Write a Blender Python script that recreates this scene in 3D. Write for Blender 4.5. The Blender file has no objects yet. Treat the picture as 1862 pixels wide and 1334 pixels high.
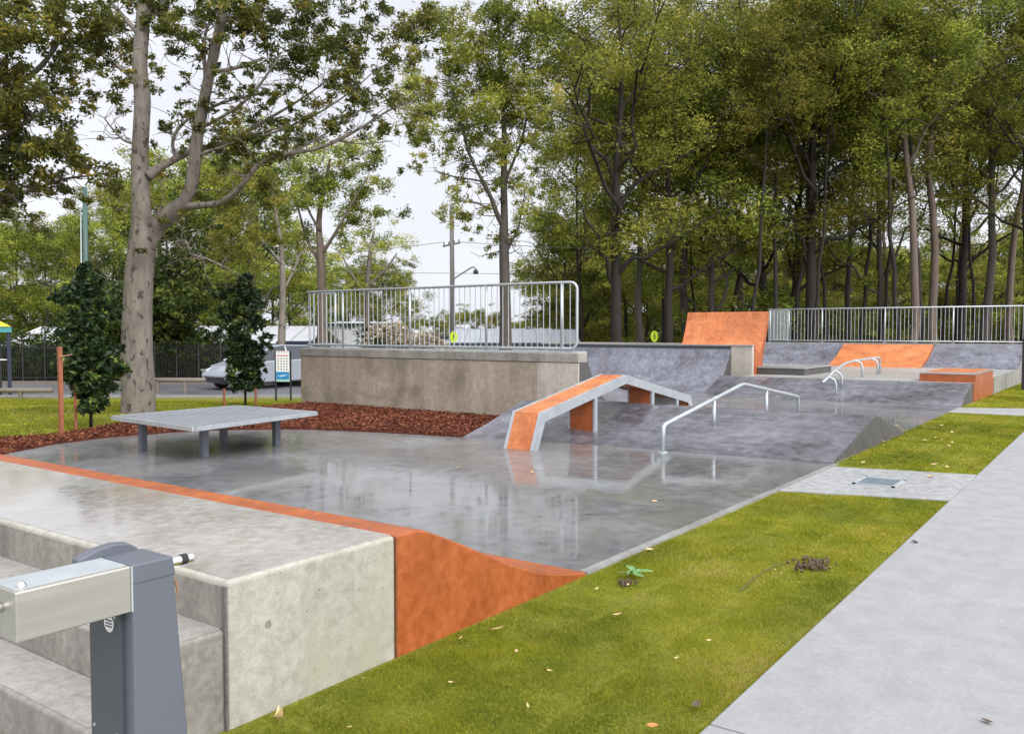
import bpy, bmesh, math, random
import numpy as np
from mathutils import Vector, Matrix
sc = bpy.context.scene
col = sc.collection
R = math.radians
# ------------------------------------------------------------------ camera, sky, sun, exposure
F, CX, CY, EYE = 1590.0, 931.0, 667.0, 1.55
TH, PITCH = R(36.065), R(2.413)
cd = bpy.data.cameras.new('camera'); cam = bpy.data.objects.new('camera', cd); col.objects.link(cam)
cd.sensor_width = 36; cd.lens = 36 * F / 1862; cd.clip_end = 3000; cd.clip_start = .05
cam.location = (0, 0, EYE); cam.rotation_euler = (R(90) - PITCH, 0, TH - R(90))
sc.camera = cam
FW = np.array([math.cos(TH) * math.cos(PITCH), math.sin(TH) * math.cos(PITCH), -math.sin(PITCH)])
RT = np.array([math.sin(TH), -math.cos(TH), 0.]); UP = np.cross(RT, FW)
def ray(x, y): return FW + RT * (x - CX) / F + UP * (CY - y) / F
def at(x, y, z=0.):
    r = ray(x, y); t = (z - EYE) / r[2]; return (r[0] * t, r[1] * t, z)
def atd(x, y, d):
    r = ray(x, y) * d; return (r[0], r[1], r[2] + EYE)

SUN_EL, SUN_ROT = 45, 197.5
w = bpy.data.worlds.new('World'); sc.world = w; w.use_nodes = True
nt = w.node_tree; nt.nodes.clear()
def N(nt, t, **k):
    n = nt.nodes.new(t)
    for a, b in k.items():
        if a.startswith('i_'): n.inputs[a[2:].replace('_', ' ')].default_value = b
        else: setattr(n, a, b)
    return n
sky = N(nt, 'ShaderNodeTexSky', sky_type='NISHITA', sun_disc=False, sun_elevation=R(SUN_EL), sun_rotation=R(SUN_ROT), dust_density=4., air_density=1.5)
hs = N(nt, 'ShaderNodeHueSaturation'); hs.inputs['Saturation'].default_value = .12; nt.links.new(sky.outputs[0], hs.inputs['Color'])
tc = N(nt, 'ShaderNodeTexCoord'); sp = N(nt, 'ShaderNodeSeparateXYZ'); nt.links.new(tc.outputs['Generated'], sp.inputs[0])
cr = N(nt, 'ShaderNodeValToRGB'); nt.links.new(sp.outputs['Z'], cr.inputs[0])
cr.color_ramp.elements[0].position = 0.0; cr.color_ramp.elements[0].color = (.82, .84, .905, 1)
cr.color_ramp.elements[1].position = 1.0; cr.color_ramp.elements[1].color = (.82, .84, .90, 1)
e = cr.color_ramp.elements.new(.35); e.color = (.80, .82, .90, 1)
ns = N(nt, 'ShaderNodeTexNoise'); ns.inputs['Scale'].default_value = 2.2; ns.inputs['Detail'].default_value = 6
mp = N(nt, 'ShaderNodeMapping'); mp.inputs['Scale'].default_value = (1, 1, 3.); nt.links.new(tc.outputs['Generated'], mp.inputs[0]); nt.links.new(mp.outputs[0], ns.inputs['Vector'])
mr = N(nt, 'ShaderNodeMapRange'); mr.inputs['From Min'].default_value = .3; mr.inputs['From Max'].default_value = .7; mr.inputs['To Min'].default_value = .88; mr.inputs['To Max'].default_value = 1.1
nt.links.new(ns.outputs[0], mr.inputs[0])
mx = N(nt, 'ShaderNodeVectorMath', operation='SCALE'); nt.links.new(cr.outputs[0], mx.inputs[0]); nt.links.new(mr.outputs[0], mx.inputs['Scale'])
sc2 = N(nt, 'ShaderNodeVectorMath', operation='SCALE'); nt.links.new(mx.outputs[0], sc2.inputs[0]); 
sdv = N(nt, 'ShaderNodeVectorMath', operation='DOT_PRODUCT'); nt.links.new(tc.outputs['Generated'], sdv.inputs[0])
sdv.inputs[1].default_value = (math.sin(R(SUN_ROT)) * math.cos(R(SUN_EL)), math.cos(R(SUN_ROT)) * math.cos(R(SUN_EL)), math.sin(R(SUN_EL)))
lob = N(nt, 'ShaderNodeMapRange', interpolation_type='SMOOTHSTEP'); nt.links.new(sdv.outputs['Value'], lob.inputs[0]); lob.inputs[1].default_value = .15; lob.inputs[2].default_value = 1.
lob.inputs[3].default_value = 7.0; lob.inputs[4].default_value = 20.   # sky brightened behind the camera around the sun, added to light upright faces
nt.links.new(lob.outputs[0], sc2.inputs['Scale'])
ad = N(nt, 'ShaderNodeVectorMath', operation='ADD'); nt.links.new(sc2.outputs[0], ad.inputs[0]); hs2 = N(nt, 'ShaderNodeVectorMath', operation='SCALE'); hs2.inputs['Scale'].default_value = .2; nt.links.new(hs.outputs[0], hs2.inputs[0]); nt.links.new(hs2.outputs[0], ad.inputs[1])
bg = N(nt, 'ShaderNodeBackground'); bg.inputs['Strength'].default_value = .1; nt.links.new(ad.outputs[0], bg.inputs[0])
ow = N(nt, 'ShaderNodeOutputWorld'); nt.links.new(bg.outputs[0], ow.inputs[0])
sd = bpy.data.lights.new('sun', 'SUN'); sd.energy = 1.3; sd.angle = R(30); sd.color = (1, .97, .93)
so = bpy.data.objects.new('sun', sd); col.objects.link(so)
so.rotation_euler = (R(90 - SUN_EL), 0, R(180 - SUN_ROT))
sc.view_settings.view_transform = 'Standard'; sc.view_settings.look = 'None'; sc.view_settings.gamma = 1
sc.view_settings.exposure = .6
sc.cycles.max_bounces = 6; sc.cycles.transparent_max_bounces = 4

# ------------------------------------------------------------------ helpers
def tag(o, label=None, cat=None, group=None, kind=None):
    if label: o['label'] = label
    if cat: o['category'] = cat
    if group: o['group'] = group
    if kind: o['kind'] = kind
    return o
def empty(name, loc, label=None, cat=None, group=None, rz=0.):
    o = bpy.data.objects.new(name, None); col.objects.link(o); o.location = loc; o.rotation_euler[2] = rz
    o.empty_display_size = .1
    return tag(o, label, cat, group)
class MB:
    """collects shapes; build() links them as one mesh object"""
    def __init__(s): s.v = []; s.f = []; s.m = []
    def add(s, vs, fs, m=0):
        b = len(s.v); s.v += [tuple(map(float, p)) for p in vs]; s.f += [tuple(b + i for i in f) for f in fs]; s.m += [m] * len(fs); return s
    def box(s, a, b, m=0):
        x0, y0, z0 = a; x1, y1, z1 = b
        if x0 > x1: x0, x1 = x1, x0
        if y0 > y1: y0, y1 = y1, y0
        if z0 > z1: z0, z1 = z1, z0
        return s.add([(x0, y0, z0), (x1, y0, z0), (x1, y1, z0), (x0, y1, z0), (x0, y0, z1), (x1, y0, z1), (x1, y1, z1), (x0, y1, z1)],
                     [(0, 3, 2, 1), (4, 5, 6, 7), (0, 1, 5, 4), (1, 2, 6, 5), (2, 3, 7, 6), (3, 0, 4, 7)], m)
    def prism(s, poly, lo, hi, axis='y', m=0):
        """poly: 2D outline; axis y: (x,z) outline extruded in y; axis z: (x,y) outline; axis x: (y,z)"""
        n = len(poly)
        def P(p, t): return (p[0], t, p[1]) if axis == 'y' else (p[0], p[1], t) if axis == 'z' else (t, p[0], p[1])
        vs = [P(p, lo) for p in poly] + [P(p, hi) for p in poly]
        fs = [tuple(range(n)), tuple(range(2 * n - 1, n - 1, -1))] + [(i + n, (i + 1) % n + n, (i + 1) % n, i) for i in range(n)]
        return s.add(vs, fs, m)
    def tube(s, pts, r, n=8, m=0, caps=True):
        pts = [np.array(p, float) for p in pts]; k = len(pts)
        rs = r if isinstance(r, (list, tuple, np.ndarray)) else [r] * k
        T = []
        for i in range(k):
            a = pts[max(i - 1, 0)]; b = pts[min(i + 1, k - 1)]
            t = b - a; T.append(t / (np.linalg.norm(t) + 1e-9))
        ref = np.array([0, 0, 1.]) if abs(T[0][2]) < .9 else np.array([1., 0, 0])
        u = np.cross(T[0], ref); u /= np.linalg.norm(u)
        vs = []
        for i in range(k):
            u = u - T[i] * np.dot(u, T[i]); u /= (np.linalg.norm(u) + 1e-9); v = np.cross(T[i], u)
            for j in range(n):
                a = 2 * math.pi * j / n
                vs.append(pts[i] + (u * math.cos(a) + v * math.sin(a)) * rs[i])
        fs = [(i * n + j, i * n + (j + 1) % n, (i + 1) * n + (j + 1) % n, (i + 1) * n + j) for i in range(k - 1) for j in range(n)]
        if caps: fs += [tuple(range(n - 1, -1, -1)), tuple(range((k - 1) * n, k * n))]
        return s.add(vs, fs, m)
    def build(s, name, mats, parent=None, bevel=0, smooth=False, origin=None, seg=2):
        me = bpy.data.meshes.new(name)
        o0 = origin or (0, 0, 0)
        me.from_pydata([(a - o0[0], b - o0[1], c - o0[2]) for a, b, c in s.v], [], s.f)
        if not isinstance(mats, (list, tuple)): mats = [mats]
        for mm in mats: me.materials.append(mm)
        me.polygons.foreach_set('material_index', s.m)
        bm = bmesh.new(); bm.from_mesh(me); bmesh.ops.recalc_face_normals(bm, faces=bm.faces); bm.to_mesh(me); bm.free()
        if smooth: me.polygons.foreach_set('use_smooth', [True] * len(me.polygons))
        me.update()
        o = bpy.data.objects.new(name, me); col.objects.link(o); o.location = o0
        if parent: o.parent = parent; o.location = tuple(o0[i] - parent.location[i] for i in range(3)) if origin else tuple(-parent.location[i] for i in range(3))
        if bevel:
            b = o.modifiers.new('bevel', 'BEVEL'); b.width = bevel; b.segments = seg; b.limit_method = 'ANGLE'; b.angle_limit = R(35)
        return o
def quads_mesh(name, V, mat, nper=4, attr=None):
    """V: (n*nper,3) array, one face per nper vertices"""
    me = bpy.data.meshes.new(name); n = len(V) // nper
    me.vertices.add(len(V)); me.vertices.foreach_set('co', V.astype(np.float32).ravel())
    me.loops.add(len(V)); me.loops.foreach_set('vertex_index', np.arange(len(V), dtype=np.int32))
    me.polygons.add(n); me.polygons.foreach_set('loop_start', np.arange(0, len(V), nper, dtype=np.int32))
    try: me.polygons.foreach_set('loop_total', np.full(n, nper, dtype=np.int32))
    except Exception: pass
    if attr is not None:
        a = me.attributes.new('tint', 'FLOAT', 'FACE'); a.data.foreach_set('value', attr.astype(np.float32))
    me.materials.append(mat); me.update(calc_edges=True); me.validate()
    return me

# ------------------------------------------------------------------ materials
M = {}
def mat(name, base=(.5, .5, .5), rough=.6, metal=0., spec=.5):
    m = bpy.data.materials.new(name); m.use_nodes = True; t = m.node_tree; b = t.nodes['Principled BSDF']
    b.inputs['Base Color'].default_value = (*base, 1); b.inputs['Roughness'].default_value = rough; b.inputs['Metallic'].default_value = metal
    b.inputs['Specular IOR Level'].default_value = spec
    M[name] = m; return m, t, b
def ramp(t, src, stops):
    c = N(t, 'ShaderNodeValToRGB'); t.links.new(src, c.inputs[0]); el = c.color_ramp.elements
    el[0].position, el[0].color = stops[0][0], (*stops[0][1], 1); el[1].position, el[1].color = stops[-1][0], (*stops[-1][1], 1)
    for p, cc in stops[1:-1]: e = el.new(p); e.color = (*cc, 1)
    return c.outputs[0]
def noise(t, scale, detail=4, sc3=(1, 1, 1), rough=.55, dist=0., off=(0, 0, 0)):
    c = N(t, 'ShaderNodeTexCoord'); m = N(t, 'ShaderNodeMapping'); m.inputs['Scale'].default_value = sc3; m.inputs['Location'].default_value = off
    t.links.new(c.outputs['Object'], m.inputs[0]); n = N(t, 'ShaderNodeTexNoise'); t.links.new(m.outputs[0], n.inputs['Vector'])
    n.inputs['Scale'].default_value = scale; n.inputs['Detail'].default_value = detail; n.inputs['Roughness'].default_value = rough; n.inputs['Distortion'].default_value = dist
    return n.outputs[0]
def mixc(t, a, b, f, mode='MIX'):
    m = N(t, 'ShaderNodeMix', data_type='RGBA', blend_type=mode)
    for s, v in ((6, a), (7, b), (0, f)):
        if hasattr(v, 'is_linked') or hasattr(v, 'links'): t.links.new(v, m.inputs[s])
        else: m.inputs[s].default_value = (*v, 1) if s != 0 else v
    return m.outputs[2]
def mrange(t, src, a, b, c, d):
    m = N(t, 'ShaderNodeMapRange'); t.links.new(src, m.inputs[0]); m.inputs[1].default_value = a; m.inputs[2].default_value = b; m.inputs[3].default_value = c; m.inputs[4].default_value = d
    return m.outputs[0]
def bump(t, b, h, strength=.3, dist=.01):
    n = N(t, 'ShaderNodeBump'); n.inputs['Strength'].default_value = strength; n.inputs['Distance'].default_value = dist
    t.links.new(h, n.inputs['Height']); t.links.new(n.outputs[0], b.inputs['Normal']); return n

def concrete(name, dark, light, r0=.5, r1=.8, scale=1.6, streak=0., stain=None, holes=False, bumpd=.004, wet=None, spec=.5, var=1., coat=0., trowel=0.):
    """mottled cast concrete; wet=(rough_lo, rough_hi) gives a film of rain water"""
    m, t, b = mat(name, rough=.7, spec=spec)
    n1 = noise(t, scale, 8, dist=.4); n2 = noise(t, scale * 9, 6); n3 = noise(t, scale * 60, 3)
    c = ramp(t, n1, [(.3, dark), (.7, light)])
    c = mixc(t, c, ramp(t, n2, [(.35, tuple(x * (1 - .22 * var) for x in dark)), (.65, tuple(min(1, x * (1 + .12 * var)) for x in light))]), .38)
    c = mixc(t, c, ramp(t, n3, [(.3, (1 - .28 * var,) * 3), (.7, (1 + .18 * var,) * 3)]), .5, 'MULTIPLY')
    if trowel:
        tw = noise(t, 5., 7, sc3=(1, .13, 1), rough=.7, dist=.6); c = mixc(t, c, ramp(t, tw, [(.36, (.5, .5, .5)), (.6, (1.12, 1.12, 1.12))]), trowel, 'MULTIPLY')
    if streak:
        s = noise(t, 3., 6, sc3=(1, 1, .12), rough=.65); c = mixc(t, c, ramp(t, s, [(.38, (.45, .43, .42)), (.62, (1.08, 1.08, 1.08))]), streak, 'MULTIPLY')
    if stain:
        s = noise(t, .9, 5, off=(5, 2, 7), dist=.8); k = mrange(t, s, .52, .66, 0, .75); c = mixc(t, c, stain, k)
    if holes:
        v = N(t, 'ShaderNodeTexVoronoi'); cc = N(t, 'ShaderNodeTexCoord'); t.links.new(cc.outputs['Object'], v.inputs[0]); v.inputs['Scale'].default_value = 15
        k = mrange(t, v.outputs['Distance'], .05, .09, .75, 0); k2 = mrange(t, noise(t, 2.2, 2), .5, .6, 0, 1)
        mm = N(t, 'ShaderNodeMath', operation='MULTIPLY'); t.links.new(k, mm.inputs[0]); t.links.new(k2, mm.inputs[1]); c = mixc(t, c, tuple(x * .3 for x in dark), mm.outputs[0])
    t.links.new(c, b.inputs['Base Color'])
    if wet:
        p = noise(t, .75, 7, off=(3, 9, 1), dist=.5, rough=.6); t.links.new(mrange(t, p, .36, .64, wet[0], wet[1]), b.inputs['Roughness'])
        if coat:
            b.inputs['Roughness'].default_value = .5; t.links.new(mrange(t, p, .36, .64, .38, .55), b.inputs['Roughness'])
            t.links.new(mrange(t, p, .40, .62, coat, coat * .45), b.inputs['Coat Weight']); t.links.new(mrange(t, n2, .3, .7, wet[0], wet[1]), b.inputs['Coat Roughness']); b.inputs['Coat IOR'].default_value = 1.55
    else: t.links.new(mrange(t, n2, .3, .7, r0, r1), b.inputs['Roughness'])
    ah = N(t, 'ShaderNodeMath', operation='ADD'); t.links.new(n3, ah.inputs[0]); t.links.new(n2, ah.inputs[1])
    bump(t, b, ah.outputs[0], .35, bumpd)
    return m
concrete('pad', (.095, .097, .101), (.235, .235, .237), trowel=.25, wet=(.02, .13), coat=1., scale=.8, bumpd=.0009, stain=(.17, .158, .14))
concrete('pad_edge', (.22, .215, .205), (.33, .325, .31), wet=(.2, .5), bumpd=.002)
concrete('path', (.272, .273, .273), (.297, .298, .297), r0=.5, r1=.7, scale=.6, bumpd=.0015, var=.6)
concrete('slab', (.27, .275, .27), (.36, .36, .355), r0=.35, r1=.6, scale=1.2, bumpd=.002)
concrete('ledge_top', (.24, .21, .18), (.40, .385, .365), wet=(.03, .16), coat=1., scale=2.2, bumpd=.0012, stain=(.27, .21, .15))
concrete('ledge_side', (.33, .315, .26), (.45, .43, .37), scale=2.5, streak=.2, holes=True, stain=(.34, .32, .23))
concrete('riser', (.20, .18, .155), (.34, .315, .275), scale=3.5, streak=.55, holes=True)
concrete('tread', (.25, .235, .21), (.37, .35, .32), wet=(.2, .5), scale=3.)
concrete('wall', (.30, .245, .185), (.44, .37, .29), scale=1.3, streak=.38, stain=(.17, .14, .105))
concrete('wall_pale', (.40, .36, .30), (.52, .47, .40), scale=1.5, streak=.3)
concrete('coping', (.20, .185, .155), (.36, .34, .30), scale=2.5, streak=.4)
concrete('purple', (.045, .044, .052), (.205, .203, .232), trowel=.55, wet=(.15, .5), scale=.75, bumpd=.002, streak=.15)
concrete('purple_wall', (.09, .09, .11), (.25, .25, .295), trowel=.25, r0=.3, r1=.6, scale=1.2, bumpd=.002, streak=.55)
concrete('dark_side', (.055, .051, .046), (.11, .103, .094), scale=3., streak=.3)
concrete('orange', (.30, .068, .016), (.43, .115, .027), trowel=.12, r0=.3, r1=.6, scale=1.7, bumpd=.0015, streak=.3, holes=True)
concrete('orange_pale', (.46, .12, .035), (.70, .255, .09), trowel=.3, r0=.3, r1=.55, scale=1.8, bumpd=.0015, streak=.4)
concrete('deck', (.28, .272, .25), (.39, .38, .355), wet=(.2, .5), scale=1.)
concrete('asphalt', (.07, .07, .075), (.13, .13, .135), wet=(.3, .6), scale=1.)
def metal(name, base, rough, met=.85, sc=6):
    m, t, b = mat(name, base, rough, met)
    n = noise(t, sc, 6); t.links.new(mixc(t, tuple(x * .82 for x in base), tuple(min(1, x * 1.12) for x in base), n), b.inputs['Base Color'])
    t.links.new(mrange(t, n, .3, .7, rough * .75, rough * 1.3), b.inputs['Roughness']); return m
metal('galv', (.46, .49, .505), .45, .6)
metal('galv_dull', (.44, .475, .49), .55, .45)
metal('steel', (.56, .55, .50), .26, .95, 9)
metal('chrome', (.8, .79, .76), .12, 1.)
m, t, b = mat('brushed', (.5, .48, .43), .42, .8)
n = noise(t, 30, 5, sc3=(.06, 1, 1)); t.links.new(mixc(t, (.38, .365, .32), (.56, .54, .48), n), b.inputs['Base Color']); t.links.new(mrange(t, n, .3, .7, .34, .48), b.inputs['Roughness'])
def paint(name, c, rough=.45, var=.12, spec=.5):
    m, t, b = mat(name, c, rough, 0, spec); n = noise(t, 5, 6)
    t.links.new(mixc(t, tuple(x * (1 - var) for x in c), tuple(min(1, x * (1 + var)) for x in c), n), b.inputs['Base Color'])
    bump(t, b, noise(t, 400, 2), .15, .0006); return m
paint('grey_paint', (.105, .115, .135), .42, .05)
paint('dark_paint', (.05, .055, .065), .45)
paint('leg_paint', (.085, .095, .115), .4)
paint('rubber', (.02, .02, .02), .7); paint('black', (.015, .015, .017), .5)
paint('timber', (.17, .14, .11), .8, .3); paint('stake', (.26, .085, .04), .7, .3); paint('stake_pale', (.33, .19, .10), .7, .25)
paint('white', (.78, .78, .76), .4, .04); paint('roof_white', (.62, .61, .64), .4, .06); paint('roof_pale', (.55, .59, .64), .4, .06)
paint('wall_white', (.88, .89, .90), .5, .03)
paint('yellow', (.85, .55, .02), .5, .05); paint('teal', (.05, .25, .26), .5); paint('navy', (.015, .02, .045), .5)
paint('fluoro', (.62, .80, .02), .5, .03); paint('blue', (.02, .22, .45), .4, .05); paint('mint', (.35, .6, .5), .4, .05); paint('red', (.5, .03, .06), .4)
paint('car_paint', (.27, .29, .33), .18, .02, .7); paint('tan_wall', (.40, .33, .26), .7)
paint('pole_green', (.05, .10, .088), .5); paint('pole_grey', (.17, .165, .16), .7, .2)
paint('brown_hose', (.16, .08, .05), .5)
paint('grate_blue', (.20, .25, .28), .5, .2)
m, t, b = mat('glass', (.02, .025, .03), .06, 0, .8)
m, t, b = mat('window_teal', (.05, .16, .18), .08, 0, .8)
def foliage(name, stops, trans=.35, rough=.5, spec=.12, jit=1.):
    m = bpy.data.materials.new(name); m.use_nodes = True; t = m.node_tree; t.nodes.clear(); M[name] = m
    a = N(t, 'ShaderNodeAttribute', attribute_name='tint'); c = ramp(t, a.outputs['Fac'], stops)
    n = mrange(t, noise(t, .5, 3), .35, .65, .8, 1.2); sc_ = N(t, 'ShaderNodeVectorMath', operation='SCALE'); t.links.new(c, sc_.inputs[0]); t.links.new(n, sc_.inputs['Scale']); c = sc_.outputs[0]
    oi = N(t, 'ShaderNodeObjectInfo'); h = N(t, 'ShaderNodeHueSaturation'); t.links.new(c, h.inputs['Color'])
    t.links.new(mrange(t, oi.outputs['Random'], 0, 1, .5 - .028 * jit, .5 + .010 * jit), h.inputs['Hue']); t.links.new(mrange(t, oi.outputs['Random'], 0, 1, 1 - .28 * jit, 1 + .38 * jit), h.inputs['Value'])
    p = N(t, 'ShaderNodeBsdfPrincipled'); p.inputs['Roughness'].default_value = rough; p.inputs['Specular IOR Level'].default_value = spec; t.links.new(h.outputs[0], p.inputs['Base Color'])
    tr = N(t, 'ShaderNodeBsdfTranslucent'); t.links.new(h.outputs[0], tr.inputs[0])
    mi = N(t, 'ShaderNodeMixShader'); mi.inputs[0].default_value = trans; t.links.new(p.outputs[0], mi.inputs[1]); t.links.new(tr.outputs[0], mi.inputs[2])
    o = N(t, 'ShaderNodeOutputMaterial'); t.links.new(mi.outputs[0], o.inputs[0]); return m
foliage('gum_leaf', [(0, (.055, .078, .016)), (.5, (.205, .235, .038)), (.85, (.40, .40, .07)), (1, (.52, .46, .11))], .48)
foliage('hero_leaf', [(0, (.04, .053, .014)), (.55, (.115, .13, .028)), (.88, (.21, .20, .04)), (1, (.32, .22, .05))], .4, .5, .12, 0)
foliage('gold_leaf', [(0, (.05, .058, .016)), (.5, (.115, .125, .03)), (.85, (.20, .19, .036)), (1, (.40, .29, .05))], .4, .5, .12, 0)
foliage('bush_leaf', [(0, (.018, .032, .009)), (.6, (.052, .078, .018)), (1, (.15, .18, .03))], .25, .5, .12, .6)
foliage('dark_leaf', [(0, (.012, .024, .010)), (.6, (.030, .055, .018)), (.88, (.08, .12, .03)), (1, (.22, .27, .05))], .15, .4, .22, .3)
foliage('grass_blade', [(0, (.14, .17, .014)), (.35, (.23, .25, .016)), (.62, (.31, .305, .024)), (.85, (.42, .37, .055)), (1, (.42, .34, .12))], .3, .55, .12, 0)
foliage('mulch_chip', [(0, (.045, .012, .008)), (.5, (.145, .045, .024)), (.85, (.27, .11, .055)), (1, (.42, .22, .11))], 0, .6, .12, 0)
foliage('rubble_chip', [(0, (.26, .20, .14)), (.5, (.52, .42, .31)), (1, (.75, .68, .58))], 0, .8, .12, 0)
def bark(name, pale, dark, spots=True, k=.6):
    m, t, b = mat(name, rough=.85, spec=.25)
    n1 = noise(t, 1.4, 6, sc3=(1, 1, .35)); n2 = noise(t, 9, 6, sc3=(1, 1, .3)); c = ramp(t, n1, [(.35, tuple(x * .72 for x in pale)), (.62, pale)])
    c = mixc(t, c, ramp(t, n2, [(.35, dark), (.6, pale)]), .4)
    if spots:
        s = noise(t, 9, 4, sc3=(1, 1, .6), off=(3, 1, 4)); kk = mrange(t, s, .585, .62, 0, .85); c = mixc(t, c, dark, kk)
    t.links.new(c, b.inputs['Base Color']); bump(t, b, n2, k, .03); return m
bark('bark_pale', (.215, .185, .155), (.05, .04, .032)); bark('bark_grey', (.095, .082, .07), (.05, .04, .035), False); bark('bark_dark', (.036, .029, .025), (.02, .017, .015), False)
bark('bark_rose', (.165, .125, .10), (.08, .06, .05), False)
# lawn
m, t, b = mat('lawn', rough=.9, spec=.15)
n1 = noise(t, .9, 6, dist=.6); n2 = noise(t, 45, 5, sc3=(1, 1, 1)); n3 = noise(t, 6, 6, dist=1.)
c = ramp(t, n1, [(.32, (.14, .165, .014)), (.5, (.20, .215, .016)), (.68, (.25, .24, .018))])
c = mixc(t, c, ramp(t, n3, [(.3, (.10, .115, .02)), (.7, (.26, .27, .04))]), .35)
c = mixc(t, c, ramp(t, n2, [(.3, (.5, .5, .45)), (.7, (1.35, 1.35, 1.2))]), .7, 'MULTIPLY')
t.links.new(c, b.inputs['Base Color']); bump(t, b, n2, .8, .02)
cc = N(t, 'ShaderNodeTexCoord'); sx = N(t, 'ShaderNodeSeparateXYZ'); t.links.new(cc.outputs['Object'], sx.inputs[0]); am = N(t, 'ShaderNodeMath', operation='MULTIPLY_ADD'); t.links.new(n1, am.inputs[0]); am.inputs[1].default_value = 6; t.links.new(sx.outputs[0], am.inputs[2])
c = mixc(t, c, (.075, .07, .018), .35)
t.links.new(mixc(t, c, ramp(t, n3, [(.35, (.05, .045, .02)), (.65, (.12, .09, .045))]), mrange(t, am.outputs[0], 37, 41, 0, .9)), b.inputs['Base Color'])
m, t, b = mat('forest_floor', rough=.9, spec=.15)
c = ramp(t, noise(t, .35, 7), [(.35, (.07, .085, .02)), (.6, (.13, .115, .05))]); t.links.new(c, b.inputs['Base Color'])
m, t, b = mat('mulch_bed', rough=.9, spec=.2)
n = noise(t, 28, 5, dist=1.5); t.links.new(ramp(t, n, [(.3, (.03, .009, .006)), (.65, (.15, .042, .022))]), b.inputs['Base Color']); bump(t, b, n, 1., .03)
m, t, b = mat('dead_leaf', rough=.6); t.links.new(mixc(t, (.42, .27, .10), (.62, .48, .26), noise(t, 20, 3)), b.inputs['Base Color'])
m, t, b = mat('orange_leaf', rough=.6); t.links.new(mixc(t, (.50, .14, .04), (.60, .28, .08), noise(t, 20, 3)), b.inputs['Base Color'])
m, t, b = mat('clod', rough=.9); t.links.new(mixc(t, (.045, .03, .015), (.13, .09, .055), noise(t, 30, 4)), b.inputs['Base Color'])
m, t, b = mat('sprig', rough=.5); t.links.new(mixc(t, (.07, .18, .05), (.17, .32, .12), noise(t, 20, 3)), b.inputs['Base Color'])
m, t, b = mat('seam', rough=.95); t.links.new(mixc(t, (.055, .055, .015), (.12, .10, .04), noise(t, 20, 3)), b.inputs['Base Color'])
# aluminium slats with grooves for the platform table
m, t, b = mat('table_top_metal', (.3, .32, .35), .4, .25)
w_ = N(t, 'ShaderNodeTexWave', wave_type='BANDS', bands_direction='X'); cc = N(t, 'ShaderNodeTexCoord'); t.links.new(cc.outputs['Object'], w_.inputs[0]); w_.inputs['Scale'].default_value = 2.6
t.links.new(ramp(t, w_.outputs['Fac'], [(.04, (.10, .115, .14)), (.35, (.24, .26, .285)), (1, (.36, .375, .39))]), b.inputs['Base Color'])
t.links.new(mrange(t, noise(t, 2.5, 5), .35, .65, .34, .46), b.inputs['Roughness'])

# ------------------------------------------------------------------ ground
def sstep(a, b, x):
    t = np.clip((x - a) / (b - a), 0, 1); return t * t * (3 - 2 * t)
def ground_z(X, Y):
    d = X * FW[0] + Y * FW[1]; l = X * RT[0] + Y * RT[1]
    left = 1 - sstep(-5.5, -2.5, l)
    beyond = sstep(15, 22, X) * sstep(13, 16, Y)     # car park behind the platform wall
    z = -.5 * sstep(17.5, 26.5, d) - 1.5 * sstep(33, 44, d)
    return z * np.maximum(left, beyond * 1.) - .012
gx = np.concatenate([np.linspace(-400, -30, 16), np.linspace(-28, 90, 119), np.linspace(95, 700, 24)]); gy = gx
GX, GY = np.meshgrid(gx, gy, indexing='ij'); GZ = ground_z(GX, GY)
nx = len(gx); V = np.stack([GX, GY, GZ], -1).reshape(-1, 3)
ii, jj = np.meshgrid(np.arange(nx - 1), np.arange(nx - 1), indexing='ij'); q = (ii * nx + jj).ravel()
me = bpy.data.meshes.new('ground'); me.from_pydata(V.tolist(), [], np.stack([q, q + nx, q + nx + 1, q + 1], -1).tolist()); me.materials.append(M['lawn']); me.update()
g = bpy.data.objects.new('ground', me); col.objects.link(g); tag(g, 'mown green grass ground around the skate park', kind='structure')
def gz(p): return float(ground_z(np.array(p[0]), np.array(p[1])))

def sheet(name, poly, z0, z1, mt, label, bevel=0):
    o = MB().prism(poly, z0, z1, 'z').build(name, mt, bevel=bevel); return tag(o, label, kind='structure')
# footpath with joints every 5 m
def ypath(X): return 1.36 + .0125 * (X - 3)
xs = [-6.7, -1.8, 3.19, 8.2, 13.2, 18.2, 23.2, 28.2, 33.2, 45]
pm = MB()
for a, b_ in zip(xs[:-1], xs[1:]):
    pm.prism([(a + .006, -1.9), (b_ - .006, -1.9), (b_ - .006, ypath(b_)), (a + .006, ypath(a))], -.15, .004, 'z')
tag(pm.build('footpath', M['path'], bevel=.006), 'pale grey concrete footpath in long slabs along the right side', kind='structure')
sheet('path_joint', [(-6, -1.88), (44.9, -1.88), (44.9, ypath(44.9) - .01), (-6, ypath(-6) - .01)], -.16, -.013, M['seam'], 'dark joints between footpath slabs')
# apron slab with drain, and the second apron slab
s1 = [(8.33, 2.86), (8.76, ypath(8.76) + .004), (10.45, ypath(10.45) + .004), (10.12, 2.86)]
sheet('apron_path', s1, -.15, .006, M['slab'], 'short pale concrete path joining pad and footpath, with a drain grate', .006)
sheet('apron_path', [(18.3, ypath(18.3) + .004), (20.1, ypath(20.1) + .004), (19.3, 3.04), (18.2, 3.04)], -.15, .006, M['slab'], 'far short concrete path joining the second bank to the footpath', .006)
sheet('added_paving', [(-3, 1.75), (1.46, 1.75), (1.46, 9), (-3, 9)], -.15, .002, M['slab'], 'unseen concrete paving added under the drinking fountain for its reflection in the steel')  # out of view, put in so the steel reflects concrete instead of lawn
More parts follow.
